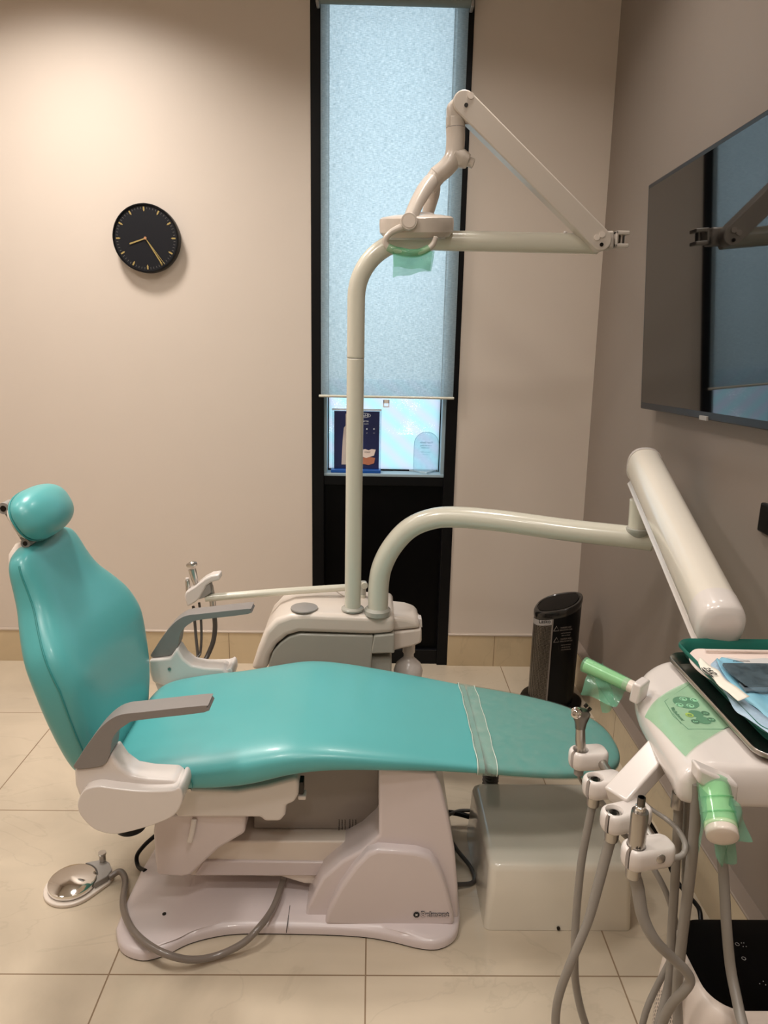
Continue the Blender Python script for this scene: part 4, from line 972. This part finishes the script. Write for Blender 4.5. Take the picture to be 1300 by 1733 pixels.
# loose film on handles
lf = thing('handle_film_sleeve', 'green plastic sleeve with a loose flap on the far handle of the instrument table', 'film sleeve', h1 - Vector((0, 0, .06)))
Yq = h1.y
sheet('sleeve_flap', bilin(P(1005, 1122, Y=Yq), P(1062, 1172, Y=Yq - .04), P(1040, 1194, Y=Yq - .05), P(981, 1172, Y=Yq), 12, 10, lambda u, v: (0, .006 * math.sin(u * 7 + v * 5), .003 * math.sin(v * 12))), 'green_film_dark', lf)
sheet('sleeve_flap', bilin(P(1003, 1125, Y=Yq + .01), P(1020, 1120, Y=Yq - .0), P(1045, 1196, Y=Yq - .03), P(1020, 1207, Y=Yq - .01), 10, 10, lambda u, v: (0, .006 * math.sin(u * 6 + v * 9), 0)), 'green_film_dark', lf)
tube('sleeve_wrap', [g0 - hd_ * .002, g0 + hd_ * .092], [.013, .0155], 'green_film', lf, sm=0, n=20)
lf = thing('handle_film_sleeve', 'green plastic sleeve twisted loosely round the near handle of the instrument table', 'film sleeve', k1 - Vector((0, 0, .1)))
Yq = .90
sheet('sleeve_flap', bilin(P(1184, 1330, Y=Yq + .02), P(1199, 1345, Y=Yq + .0), P(1192, 1400, Y=Yq), P(1184, 1446, Y=Yq + .02), 6, 12, lambda u, v: (0, .004 * math.sin(v * 9), 0)), 'green_film_dark', lf)
sheet('sleeve_flap', bilin(P(1235, 1350, Y=Yq + .03), P(1250, 1358, Y=Yq + .03), P(1271, 1420, Y=Yq + .02), P(1243, 1432, Y=Yq + .01), 8, 10, lambda u, v: (0, .006 * math.sin(v * 7 + u * 4), 0)), 'green_film_dark', lf)
sheet('sleeve_flap', bilin(P(1214, 1400, Y=Yq + .03), P(1246, 1400, Y=Yq + .02), P(1243, 1455, Y=Yq + .02), P(1212, 1450, Y=Yq + .03), 8, 10, lambda u, v: (0, .008 * math.sin(u * 8 + v * 3), -.016 * v * math.sin(PI * u) if True else 0)), 'green_film_dark', lf)
for w_ in (.026, .050):
    c = k0 + kd * w_; u_ = kd.orthogonal().normalized(); v_ = kd.cross(u_)
    ringp = [c + (u_ * math.cos(t) + v_ * math.sin(t)) * .0246 + kd * .012 * math.cos(t + 2) for t in [2 * PI * i / 20 for i in range(21)]]
    tube('sleeve_fold', ringp, .0011, 'green_film', lf, sm=0, n=6)
tube('sleeve_wrap', [k0 + kd * .0, k0 + kd * .072], [.0238, .0245], 'green_film', lf, sm=0, n=24, cap=False, caps=False)

# ------------------------------------------------------------------ holders and instruments
HOLD = [((983, 1268), (1028, 1266)), ((1008, 1315), (1054, 1309)), ((1040, 1371), (1098, 1358)), ((1077, 1430), (1138, 1420))]
hl_lab = ['white instrument clip at the far end of the rail holding the air water syringe', 'empty-looking white instrument clip second from the far end of the rail', 'white instrument clip third along the rail just below the white beam', 'white instrument clip nearest the camera with a round metal screw']
HC_ = []
for (a, b), lab in zip(HOLD, hl_lab):
    ZH = .742
    c = P(*a, Z=ZH); e = P(*b, Z=ZH); ex = (e - c); L_ = ex.length; ex.normalize(); ey = Vector((-ex.y, ex.x, 0))
    R_, r_ = .0215, .0128
    a0 = math.radians(205); dl = .22
    outer = []
    for i in range(19):
        t = a0 - dl * .75 - (a0 - dl * .75 - math.radians(90)) * i / 18; outer.append(c + ex * R_ * math.cos(t) + ey * R_ * math.sin(t))
    rc_ = .016
    for i in range(7):
        t = math.radians(90 - 90 * i / 6); outer.append(c + ex * (L_ - rc_ + rc_ * math.cos(t)) + ey * (R_ - rc_ + rc_ * math.sin(t)))
    for i in range(7):
        t = math.radians(-90 * i / 6); outer.append(c + ex * (L_ - rc_ + rc_ * math.cos(t)) + ey * (-R_ + rc_ + rc_ * math.sin(t)))
    for i in range(15):
        t = math.radians(270) - (math.radians(270) - (a0 + dl * .75)) * i / 14; outer.append(c + ex * R_ * math.cos(t) + ey * R_ * math.sin(t))
    inner = []
    for i in range(25):
        t = a0 + dl - (-(2 * PI - 2 * dl)) * i / 24; inner.append(c + ex * r_ * math.cos(t) + ey * r_ * math.sin(t))
    def ins(p, d):
        k = max(0, min(L_ - rc_ * 1.1, (p - c).dot(ex))); q = c + ex * k; v = p - q
        return q + v * max(0, (v.length - d) / max(v.length, 1e-6))
    rgs = []
    for z, d, g in ((-.038, .010, 0), (-.0365, .006, 0), (-.033, .0028, 0), (-.028, .0008, 0), (-.022, 0, 0), (-.010, 0, 0), (-.005, .0008, 0), (-.002, .0025, .0006), (0, .0052, .0018)):
        rgs.append([ins(p, d) + Vector((0, 0, z)) for p in outer] + [c + (p - c) * (1 + g / r_) + Vector((0, 0, z)) for p in inner])
    hold = loft('instrument_clip', rgs, 'white', None, smooth=50)
    hold.name = 'instrument_clip'; tag(hold, lab, 'instrument clip', 'instrument clips on the rail')
    HC_.append((c, ex, ey, hold))
sc = thing('x', '', '', (0, 0, 0)); bpy.data.objects.remove(sc)
c4, ex4, ey4, h4 = HC_[3]
lathe('clip_screw', [(0, 0), (.0075, 0), (.0078, .003), (.006, .005), (0, .006)], P(1117, 1452, Y=(c4 + ex4 * .04 - ey4 * .0215).y), -ey4, 'steel', h4, n=20)
# air water syringe
c1 = HC_[0][0]
sy = thing('air_water_syringe', 'steel air and water syringe standing in the far clip of the rail', 'dental instrument', c1 - Vector((0, 0, .05)))
Ys_ = c1.y
tube('syringe_handle', [c1 + Vector((0, 0, -.04)), c1 + Vector((0, 0, .0)), P(982, 1250, Y=Ys_), P(982, 1228, Y=Ys_)], [.0095, .0095, .0095, .009], 'steel', sy, n=20)
hd0 = P(982, 1232, Y=Ys_); hd1 = P(984, 1206, Y=Ys_)
loft('syringe_head', [sring(hd0, (1, 0, 0), (0, 1, 0), .0095, .009, 2.4, 24), sring(hd0.lerp(hd1, .35), (1, 0, 0), (0, 1, 0), .0105, .010, 2.8, 24), sring(hd0.lerp(hd1, .7), (1, 0, .1), (0, 1, 0), .0145, .0115, 3, 24), sring(hd1, (1, 0, -.12), (0, 1, 0), .0165, .012, 3, 24), sring(hd1 + Vector((0, 0, .006)), (1, 0, -.12), (0, 1, 0), .0135, .009, 3, 24)], pbr('satin_nickel', (128, 124, 118), .38, metal=1), sy, smooth=60)
nz_ = P(974, 1205, Y=Ys_ - .012)
lathe('syringe_nozzle', [(0, 0), (.0105, 0), (.0105, .006), (.0085, .008), (.0075, .008), (.0075, .013), (.005, .015), (.0032, .015), (.0032, .011), (0, .011)], P(977, 1206, Y=Ys_ - .004), (-.62, -.72, .22), 'chrome', sy, n=28)
for q in ((990, 1196), (996, 1202)): lathe('syringe_button', [(0, 0), (.0035, 0), (.0035, .006), (0, .007)], P(*q, Y=Ys_), (.6, -.1, .8), 'dark_metal', sy, n=12)
tube('syringe_cuff', [c1 + Vector((0, 0, -.036)), c1 + Vector((0, 0, -.052))], .009, 'grey', sy, sm=0)
# couplings
def coupling(i, label):
    c = HC_[i][0]
    return c
# clip 2 hose
def hose(label, clip, px, r, cup=True, mat='hose', name='instrument_hose', back=None, low=.15):
    c = HC_[clip][0]; t = thing(name, label, 'hose', c - Vector((0, 0, .2)))
    pts = [c + Vector((0, 0, -.05))] + [P(a, b, Y=c.y + dy) for a, b, dy in px]
    if back:
        bk = [P(a, b, Y=y) for a, b, y in back]; q = pts[-1]
        m_ = (q + bk[0]) / 2; pts += [Vector((q.x * .8 + m_.x * .2, q.y, (q.z + low) / 2)), Vector((m_.x, m_.y - .03, low)), Vector((bk[0].x * .8 + m_.x * .2, bk[0].y - .01, (bk[0].z + low) / 2))] + bk
    tube('hose_line', pts, r, mat, t, n=14)
    if cup:
        lathe('hose_coupling', [(0, -.056), (.0105, -.056), (.0115, -.05), (.0115, -.006), (.009, -.004), (.008, -.004), (.008, -.012), (0, -.012)], c, (0, 0, 1), 'steel', t, n=24)
        lathe('coupling_core', [(0, -.013), (.0045, -.013), (.0045, -.006), (0, -.006)], c, (0, 0, 1), 'dark_metal', t, n=16)
    return t
hose('grey hose hanging nearly straight from the second clip of the rail then looping back up', 1, [(995, 1400, -.005), (984, 1460, -.01), (976, 1540, -.015), (973, 1600, -.02), (974, 1660, -.02), (985, 1715, -.02), (1003, 1765, -.02)], [.0072] * 10 + [.0078] * 10,
     back=[(1108, 1760, 1.02), (1124, 1700, 1.04), (1134, 1650, 1.06), (1137, 1580, 1.08), (1143, 1480, 1.08), (1148, 1380, 1.08), (1150, 1290, 1.08)], low=.16)
hose('thicker grey hose slanting down from the third clip and crossing the second hose', 2, [(1030, 1432, -.0), (1012, 1500, -.01), (995, 1560, -.02), (968, 1625, -.03), (949, 1675, -.03), (941, 1715, -.03), (942, 1765, -.03)], [.0095, .0090, .0085] + [.0074] * 8 + [.0086] * 6,
     back=[(1145, 1760, .99), (1146, 1690, 1.0), (1150, 1630, 1.0), (1158, 1560, 1.0), (1168, 1480, 1.0), (1176, 1400, 1.0), (1179, 1325, 1.0)], low=.02)
t = hose('grey hose under the motor handpiece bending sharply in front of the air purifier', 3, [(1079, 1500, 0), (1088, 1550, -.01), (1108, 1590, -.02), (1137, 1620, -.02), (1160, 1642, -.02), (1168, 1660, -.02), (1157, 1678, -.02), (1138, 1698, -.01), (1122, 1730, 0), (1118, 1770, 0)], [.0105, .010, .0095, .0085] + [.0078] * 8 + [.0084] * 10, cup=False,
     back=[(1266, 1790, .885), (1250, 1705, .94), (1237, 1640, .98), (1230, 1570, 1.0), (1226, 1500, 1.02), (1222, 1450, 1.03), (1215, 1400, 1.03), (1213, 1360, 1.04)], low=.20)
c4 = HC_[3][0]
lathe('hose_coupling', [(0, -.056), (.0105, -.056), (.0115, -.05), (.0115, -.01), (0, -.01)], c4, (0, 0, 1), 'steel', t, n=24)
mo = thing('motor_handpiece', 'brushed steel micromotor handpiece upright in the nearest clip of the rail', 'dental instrument', c4)
mb = P(1075, 1372, Y=c4.y)
hm = mb.z - c4.z
lathe('motor_body', [(0, -.012), (.0115, -.012), (.0125, -.008), (.0130, 0), (.0130, hm * .93), (.0122, hm), (.0085, hm), (0, hm)], c4, (0, 0, 1), 'steel', mo, n=32)
hn = P(1076, 1344, Y=c4.y).z - c4.z
hn = P(1076, 1350, Y=c4.y).z - c4.z
lathe('motor_collar', [(0, hm), (.008, hm), (.008, hm + .008), (.0055, hm + .010), (0, hm + .010)], c4, (0, 0, 1), 'chrome', mo, n=24)
lathe('motor_nose', [(0, hm), (.0060, hm + .006), (.0060, hn), (.0058, hn + .001), (.0042, hn + .001), (.0042, hn - .012), (0, hn - .012)], c4, (0, 0, 1), pbr('nose_steel', (120, 116, 112), .22, metal=1), mo, n=24)
text('motor_marks', '44', Vector((c4.x - .002, c4.y - .0132, c4.z + .004)), (1, 0, 0), (0, 0, 1), .008, 'ink', mo)
cable('syringe_hose', [c1 + Vector((0, 0, -.05)), P(981, 1318, Y=Ys_ + .01), P(995, 1338, Y=Ys_ + .03), P(1015, 1352, Y=Ys_ + .04), P(1045, 1400, Y=Ys_ + .03), P(1085, 1440, Y=Ys_ + .03), P(1115, 1485, Y=Ys_), P(1135, 1530, Y=Ys_ - .02), P(1148, 1580, Y=Ys_ - .05), P(1160, 1625, Y=Ys_ - .1), P(1163, 1665, Y=Ys_ - .13), P(1152, 1700, Y=Ys_ - .14), P(1128, 1745, Y=Ys_ - .14), Vector((.475, 1.02, .18)), Vector((.50, 1.05, .16)), Vector((.515, 1.07, .30)), P(1153, 1580, Y=1.09), P(1160, 1450, Y=1.09), P(1165, 1330, Y=1.09)], [.0028, .0028, .003, .005, .006, .006, .006, .006, .006, .006, .006, .006, .006, .006, .006, .006, .006, .006, .006], 'hose', 'thin hose of the syringe passing behind the clips and down beside the purifier', 'hose')
Yv = 1.08
t = lathe('hose_clip', [(.0075, 0), (.0098, 0), (.0098, .028), (.0075, .028)], P(1145, 1366, Y=Yv), (0, 0, 1), 'steel', None, n=20)
tag(t, 'small steel clip round the dark hanging hose', 'clip')
cable('loop_tube', [P(1082, 1352, Y=1.10), P(1105, 1371, Y=1.08), P(1130, 1388, Y=1.05), P(1150, 1408, Y=1.03), P(1160, 1430, Y=1.0), P(1156, 1446, Y=.99), P(1140, 1453, Y=.985), P(1130, 1452, Y=.98)], [.0035, .0035, .0042, .0045, .0048, .0048, .005, .005], 'hose', 'thin pale tube looping round into the nearest clip', 'tube')

# ------------------------------------------------------------------ trays on the table
mt_ = thing('metal_tray', 'shallow stainless steel tray under the green tray on the instrument table', 'tray', (.75, 1.18, .851))
def ztray(name, x0, x1, y0, y1, z0, hgt, r, lip, mat, parent):
    rings = [rr(x0 + .02, x1 - .02, y0 + .02, y1 - .02, r * .5, z0), rr(x0 + .012, x1 - .012, y0 + .012, y1 - .012, r * .8, z0), rr(x0 + .004, x1 - .004, y0 + .004, y1 - .004, r, z0 + hgt * .8), rr(x0, x1, y0, y1, r + .002, z0 + hgt), rr(x0 - lip * .6, x1 + lip * .6, y0 - lip * .6, y1 + lip * .6, r + .004, z0 + hgt + .003),
             rr(x0 - lip, x1 + lip, y0 - lip, y1 + lip, r + .006, z0 + hgt), rr(x0 - lip, x1 + lip, y0 - lip, y1 + lip, r + .006, z0 + hgt - .004), rr(x0 - .001, x1 + .001, y0 - .001, y1 + .001, r + .002, z0 + hgt - .005), rr(x0 + .009, x1 - .009, y0 + .009, y1 - .009, r * .8, z0 - .0015), rr(x0 + .018, x1 - .018, y0 + .018, y1 - .018, r * .5, z0 - .0015)]
    return loft(name, rings, mat, parent, smooth=60)
ztray('tray_pan', .612, .905, 1.0, 1.372, .853, .014, .028, .006, 'steel', mt_)
gt = thing('green_tray', 'dark green plastic instrument tray with raised rim holding pouches and paper', 'tray', (.75, 1.2, .87))
ztray('tray_pan', .630, .90, 1.02, 1.380, .872, .022, .030, .006, 'tray_green', gt)
pk_ = thing('pink_tray_liner', 'pale pink paper tray cover folded at its edge inside the green tray', 'paper', (.76, 1.24, .876))
lp_ = crom([P(*q, Z=.887) for q in ((1166, 1113), (1170, 1104), (1182, 1099), (1215, 1101), (1270, 1104), (1340, 1108), (1340, 1200), (1260, 1180), (1195, 1146), (1172, 1126))], 4, closed=True)
prism('liner_sheet', lp_, (0, 0, .0015), 'pink', pk_, smooth=30)
tube('liner_fold', [(.668, 1.332, .894), (.9, 1.332, .893)], .0028, 'pink', pk_, sm=0, n=10)
po = thing('sterilization_pouch', 'blue and clear sterilization pouch with sealed edges in the green tray', 'pouch', (.75, 1.15, .885))
pe = crom([P(*q, Z=.895) for q in ((1203, 1124), (1208, 1146), (1229, 1175), (1244, 1202), (1262, 1214), (1280, 1226), (1300, 1240), (1330, 1258))], 4)
pi_ = crom([P(*q, Z=.897) for q in ((1212, 1116), (1222, 1138), (1244, 1164), (1262, 1186), (1282, 1201), (1300, 1215), (1318, 1224), (1345, 1238))], 4)
pf = crom([P(*q, Z=.897) for q in ((1221, 1114), (1250, 1118), (1275, 1125), (1295, 1130), (1315, 1140), (1330, 1150), (1345, 1160), (1360, 1170))], 4)
sheet('pouch_paper', [[a.lerp(b, k / 8) + Vector((0, 0, .002 * math.sin(i * .5 + k))) for k in range(9)] for i, (a, b) in enumerate(zip(pi_, pf))], 'blue_paper', po, solid=.0008)
sheet('pouch_window', bilin(P(1212, 1128, Z=.909), P(1222, 1113, Z=.909), P(1330, 1116, Z=.910), P(1330, 1200, Z=.909), 14, 14, lambda u, v: (0, 0, .0015 * math.sin(u * 14 + v * 9) + .004 * math.sin(PI * u) * math.sin(PI * v))), 'blue_film', po)
sheet('pouch_seal', [[a.lerp(b, k / 3) for k in range(4)] for a, b in zip(pe, pi_)], pbr('seal_grey_blue', (170, 195, 215), .4, var=.15, vscale=250), po, solid=.0008)
text('pouch_print', 'STERILIZATION', P(1255, 1119, Z=.916), (1, 0, 0), (0, 1, .2), .0045, 'ink', po)
ic = thing('instrument_cassette', 'dark instrument cassette sealed inside the blue pouch', 'instrument case', P(1270, 1150, Z=.895))
prism('cassette_case', [P(*q, Z=.901) for q in ((1222, 1127), (1330, 1128), (1330, 1165), (1260, 1166), (1248, 1155))], (0, 0, .007), 'black', ic, bevel=.002)
prism('cassette_lip', [P(*q, Z=.900) for q in ((1250, 1158), (1330, 1160), (1330, 1172), (1262, 1172))], (0, 0, .004), pbr('smoke_plastic', (100, 112, 120), .15), ic, bevel=.001)
ps = thing('paper_strip', 'crumpled white paper strip with a handwritten date lying across the green tray', 'paper', P(1220, 1150, Z=.90))
sheet('strip_sheet', bilin(P(1182, 1114, Z=.905), P(1190, 1120, Z=.907), P(1268, 1178, Z=.905), P(1250, 1184, Z=.903), 4, 16, lambda u, v: (0, 0, .0015 * math.sin(v * 20))), 'paper', ps, solid=.0004)
bpy.data.objects.remove(ps.children[0])
qa = [P(1183, 1114, Z=.905), P(1205, 1126, Z=.908), P(1269, 1178, Z=.906), P(1250, 1185, Z=.904)]
sheet('strip_sheet', bilin(qa[0], qa[1], qa[2], P(1187, 1133, Z=.904).lerp(P(1250, 1186, Z=.904), .98), 4, 16, lambda u, v: (0, 0, .0012 * math.sin(v * 20))), 'paper', ps, solid=.0004)
bpy.data.objects.remove(ps.children[0])
edgeA = [(1184, 1112), (1199, 1124), (1215, 1134), (1228, 1149), (1247, 1163), (1269, 1178)]
edgeB = [(1182, 1122), (1188, 1134), (1204, 1146), (1217, 1160), (1234, 1174), (1250, 1186)]
ga = crom([P(*q, Z=.916) for q in edgeA], 4); gb = crom([P(*q, Z=.912) for q in edgeB], 4)
sheet('strip_sheet', [[a.lerp(b, k / 4) + Vector((0, 0, .0008 * math.sin(i * .9))) for k in range(5)] for i, (a, b) in enumerate(zip(ga, gb))], 'paper', ps, solid=.0004)
tdir = P(1209, 1141, Z=.91) - P(1194, 1129, Z=.91)
text('strip_writing', '25/2', P(1201, 1135, Z=.918), tdir, Vector((-tdir.y, tdir.x, 0)), .016, 'ink', ps, off=.0002, shear=.3)
for k in range(3): tube('pen_stroke', [P(1187 + k, 1130 + 2 * k, Z=.916), P(1200 + k, 1140 + 2 * k, Z=.916), P(1206 + k, 1144 + k, Z=.916)], .0005, 'ink', ps, n=5)

# ------------------------------------------------------------------ tower heater
th = thing('tower_heater', 'black oval tower heater with perforated front grille in the corner', 'heater', (.775, 2.78, 0))
hcx, hcy = .772, 2.80
ca = math.radians(-28)
def oval(a, b, z, cx=hcx, cy=hcy, n=48, slope=0, e=2.4):
    out = []
    for i in range(n):
        t = 2 * PI * i / n; x = a * math.copysign(abs(math.cos(t)) ** (2 / e), math.cos(t)); y = b * math.copysign(abs(math.sin(t)) ** (2 / e), math.sin(t))
        X = x * math.cos(ca) - y * math.sin(ca); Y = x * math.sin(ca) + y * math.cos(ca)
        out.append(Vector((cx + X, cy + Y, z + slope * X)))
    return out
zl = P(905, 1040, Y=2.75).z; sl = .38; zm = zl + sl * .095
loft('heater_base', [oval(.125, .115, .002), oval(.125, .115, .012), oval(.11, .10, .02), oval(.09, .08, .022)], 'black', th, smooth=40)
loft('heater_body', [oval(.090, .082, .02), oval(.092, .084, zm - .03, slope=sl)], 'black', th, smooth=40)
loft('heater_cap', [oval(.0925, .0845, zm - .03, slope=sl), oval(.0945, .0865, zm - .022, slope=sl), oval(.0945, .0865, zm - .006, slope=sl), oval(.091, .083, zm, slope=sl), oval(.083, .075, zm + .001, slope=sl), oval(.081, .073, zm - .002, slope=sl)], 'heater_top', th, smooth=40)
loft('control_panel', [oval(.078, .070, zm - .002, slope=sl), oval(.078, .070, zm + .001, slope=sl), oval(.05, .045, zm + .002, slope=sl)], 'black_gloss', th, smooth=40)
# grille: front-left sector of the oval
oa = oval(.0935, .0855, 0); sec = [p for p in oa]
def sector(px0, px1, rad=1.0):
    out = []
    for p in oval(.0932 * rad, .0852 * rad, 0, n=160):
        q = proj((p.x, p.y, .4))
        if p.y < hcy + .02 and px0 <= q[0] <= px1: out.append((q[0], p))
    out.sort(key=lambda t: t[0]); return [p for _, p in out]
gs = sector(896, 938)
gr_ = [[Vector((p.x, p.y, z if z > .1 or z < .05 else z)) for p in gs] for z in (.03,)] + [[Vector((p.x, p.y, zm - .055 + sl * (p.x - hcx))) for p in gs]]
sheet('front_grille', gr_, 'grille', th)
gs2 = sector(896, 938, 1.004)
sheet('grille_header', [[Vector((p.x, p.y, zm - .055 + sl * (p.x - hcx))) for p in gs2], [Vector((p.x, p.y, zm - .031 + sl * (p.x - hcx))) for p in gs2]], 'grey', th)
gs3 = sector(933, 938, 1.008)
sheet('grille_edge', [[Vector((p.x, p.y, .03)) for p in gs3], [Vector((p.x, p.y, zm - .031 + sl * (p.x - hcx))) for p in gs3]], 'label_grey', th)
lbp = P(922, 1052, Y=2.715)
text('brand_text', 'Lasko', lbp, (1, -.25, .12), (0, 0, 1), .022, 'ink', th, off=.0004, sx=.9)
for k, (py, s_) in enumerate(((1062, 'WARNING: HOT'), (1066, 'SURFACE DO NOT COVER'), (1071, 'read the instructions'), (1075, 'before use of heater'), (1081, 'CAUTION: HIGH'), (1085, 'TEMPERATURE KEEP CLEAR'), (1091, 'electrical cords drapery'), (1095, 'and other furnishings'), (1099, 'at least three feet away'))):
    xx = P(958 if k not in (2, 3, 6, 7, 8) else 956, py, Y=2.7)
    c = P(958, py, Y=2.706)
    text('warning_text', s_, c, (1, .28, 0), (0, 0, 1), .0105 if k in (0, 4) else .0085, 'label_grey', th, sx=.62 if k in (0, 2, 4) else .55)
for py in (1065, 1084):
    c = P(942, py, Y=2.703)
    tri = [c + Vector((-.011, 0, -.008)), c + Vector((.011, .004, -.008)), c + Vector((0, .002, .012))]
    tube('warning_triangle', tri + [tri[0]], .0012, 'label_grey', th, sm=0, n=5)

# ------------------------------------------------------------------ air purifier
ZP = .40
ax0 = P(1160, 1612, Z=ZP).x; ay1 = P(1200, 1557, Z=ZP).y; ay0 = P(1250, 1711, Z=ZP).y
ap_ = thing('air_purifier', 'white rounded air purifier with glossy black top panel near the skirting', 'air purifier', (ax0 + .14, (ay0 + ay1) / 2, 0))
px1 = ax0 + .285
def body(ins, z, r): return rr(ax0 - .03 + ins, min(px1 + .02 - ins, .905), ay0 - .045 + ins, ay1 + .010 - ins * .4, max(r, .01), z, n=8)
loft('purifier_body', [body(.004, .0, .07), body(0, .01, .075), body(0, ZP - .09, .075), body(.004, ZP - .05, .075), body(.012, ZP - .02, .072), body(.022, ZP - .004, .066), body(.03, ZP, .06)], 'perf', ap_, smooth=60)
def topp(ins, z): return rr(ax0 + ins, px1 - .005 - ins, ay0 + ins, ay1 - ins, .055, z, n=10)
loft('top_panel', [topp(0, ZP - .002), topp(0, ZP + .001), topp(.003, ZP + .002)], 'black_gloss', ap_, smooth=30)
ic_ = pbr('touch_icon', (170, 168, 165), .5); M['icon'] = ic_
for (px, py) in ((1248, 1598), (1259, 1622)):
    c = P(px, py, Z=ZP + .0022); tube('touch_icon', [c + Vector((.0035 * math.cos(t), .0035 * math.sin(t), 0)) for t in [2 * PI * i / 10 for i in range(11)]], .0004, 'icon', ap_, sm=0, n=5)
for (px, py) in ((1255, 1596), (1259, 1596), (1258, 1602), (1263, 1602), (1292, 1661), (1296, 1667), (1286, 1665), (1238, 1579)):
    disc('indicator_dot', P(px, py, Z=ZP + .002), (0, 0, 1), .0008, 'icon', ap_, n=8)
cable('purifier_cord', [P(1098, 1390, Y=1.60), P(1115, 1420, Y=1.6), P(1140, 1480, Y=1.55), P(1160, 1510, Y=1.5), P(1178, 1530, Y=1.45), P(1185, 1545, Y=1.42), P(1187, 1580, Y=1.38)], .0055, 'black', 'black power cord dropping behind the air purifier beside the skirting')
cable('purifier_cord', [P(1060, 1345, Z=.1), P(1078, 1380, Z=.1), P(1098, 1400, Z=.1), P(1110, 1425, Z=.08)], .005, 'black', 'short black cord crossing behind the nearest two clips') if False else None

# ------------------------------------------------------------------ third level: pieces of parts
SUB = {'backrest_piping': 'backrest', 'headrest_piping': 'headrest_cushion', 'bracket_plate': 'headrest_bracket', 'bracket_screw': 'headrest_bracket', 'bracket_pivot': 'headrest_bracket', 'pivot_pin': 'headrest_bracket',
       'emblem_star': 'emblem', 'brand_inlay': 'brand_text', 'floor_bolt': 'base_plate', 'base_joint': 'base_plate', 'lamp_lens': 'lamp_head', 'lamp_cap': 'lamp_head', 'pivot_cap': 'lamp_pivot', 'arm_rivet': 'spring_arm', 'arm_screw': 'spring_arm',
       'clevis_pin': 'clevis', 'hour_marker': 'clock_dial', 'tv_badge': 'tv_body', 'pull_tab': 'bottom_rail', 'button_digit': 'memory_button', 'button_icon': 'position_button', 'brand_field': 'brand_outline',
       'poster_text': 'poster', 'poster_dot': 'poster', 'denture_text': 'denture_top', 'plaque_text': 'plaque_panel', 'plaque_edge': 'plaque_panel', 'grille_header': 'front_grille', 'grille_edge': 'front_grille', 'touch_icon': 'top_panel', 'indicator_dot': 'top_panel',
       'seat_seam': 'seat_cushion', 'syringe_nozzle': 'syringe_head', 'syringe_button': 'syringe_head', 'motor_nose': 'motor_body', 'motor_collar': 'motor_body', 'motor_marks': 'motor_body', 'coupling_core': 'hose_coupling', 'pouch_print': 'pouch_paper', 'strip_writing': 'strip_sheet', 'pen_stroke': 'strip_sheet', 'liner_fold': 'liner_sheet'}
stem_ = lambda o: o.name.split('.')[0]
for o in list(S.objects):
    k = stem_(o)
    if k in SUB and o.parent and o.parent.parent is None:
        c = [p for p in o.parent.children if stem_(p) == SUB[k] and p is not o]
        if not c: continue
        w = root_loc(o); ctr = w
        p = min(c, key=lambda q: (root_loc(q) - w).length)
        o.parent = p; o.location = w - root_loc(p)

# ------------------------------------------------------------------ world and lights
W = bpy.data.worlds.new('sky'); S.world = W; W.use_nodes = True
nt = W.node_tree; bg = nt.nodes['Background']
tc = nt.nodes.new('ShaderNodeTexCoord'); spx = nt.nodes.new('ShaderNodeSeparateXYZ'); nt.links.new(tc.outputs['Generated'], spx.inputs[0])
mr = nt.nodes.new('ShaderNodeMapRange'); mr.interpolation_type = 'SMOOTHSTEP'; mr.inputs['From Min'].default_value = -.14; mr.inputs['From Max'].default_value = .16
nt.links.new(spx.outputs[2], mr.inputs['Value'])
mx = nt.nodes.new('ShaderNodeMix'); mx.data_type = 'RGBA'; nt.links.new(mr.outputs[0], mx.inputs['Factor'])
mx.inputs['A'].default_value = (.36, .41, .41, 1); mx.inputs['B'].default_value = (.84, .95, 1.0, 1)
nt.links.new(mx.outputs['Result'], bg.inputs['Color']); bg.inputs['Strength'].default_value = 3.1

def area(name, loc, size, power, col, rot=(0, 0, 0), shape='DISK', spread=180):
    l = bpy.data.lights.new(name, 'AREA'); l.shape = shape; l.size = size; l.energy = power; l.color = col; l.spread = math.radians(spread)
    o = bpy.data.objects.new(name, l); COL.objects.link(o); o.location = loc; o.rotation_euler = rot; return o
warm = (1, .935, .875)
for (x, y, p) in ((-1.15, 2.45, 20), (.30, 2.2, 7), (-.95, .9, 13), (.30, .4, 12), (-2.0, 1.8, 8), (-.3, -.6, 11)):
    area('ceiling_downlight', (x, y, HC - .01), .3, p * (1.08 if y > 2.1 else .9), warm, spread=132 if y > 2.1 else 150)
area('ceiling_panel', (-.7, .8, HC - .02), 1.2, 9, (1, .94, .88), spread=180)
S.cycles.max_bounces = 8; S.cycles.transparent_max_bounces = 16
try: S.cycles.use_denoising = True
except Exception: pass
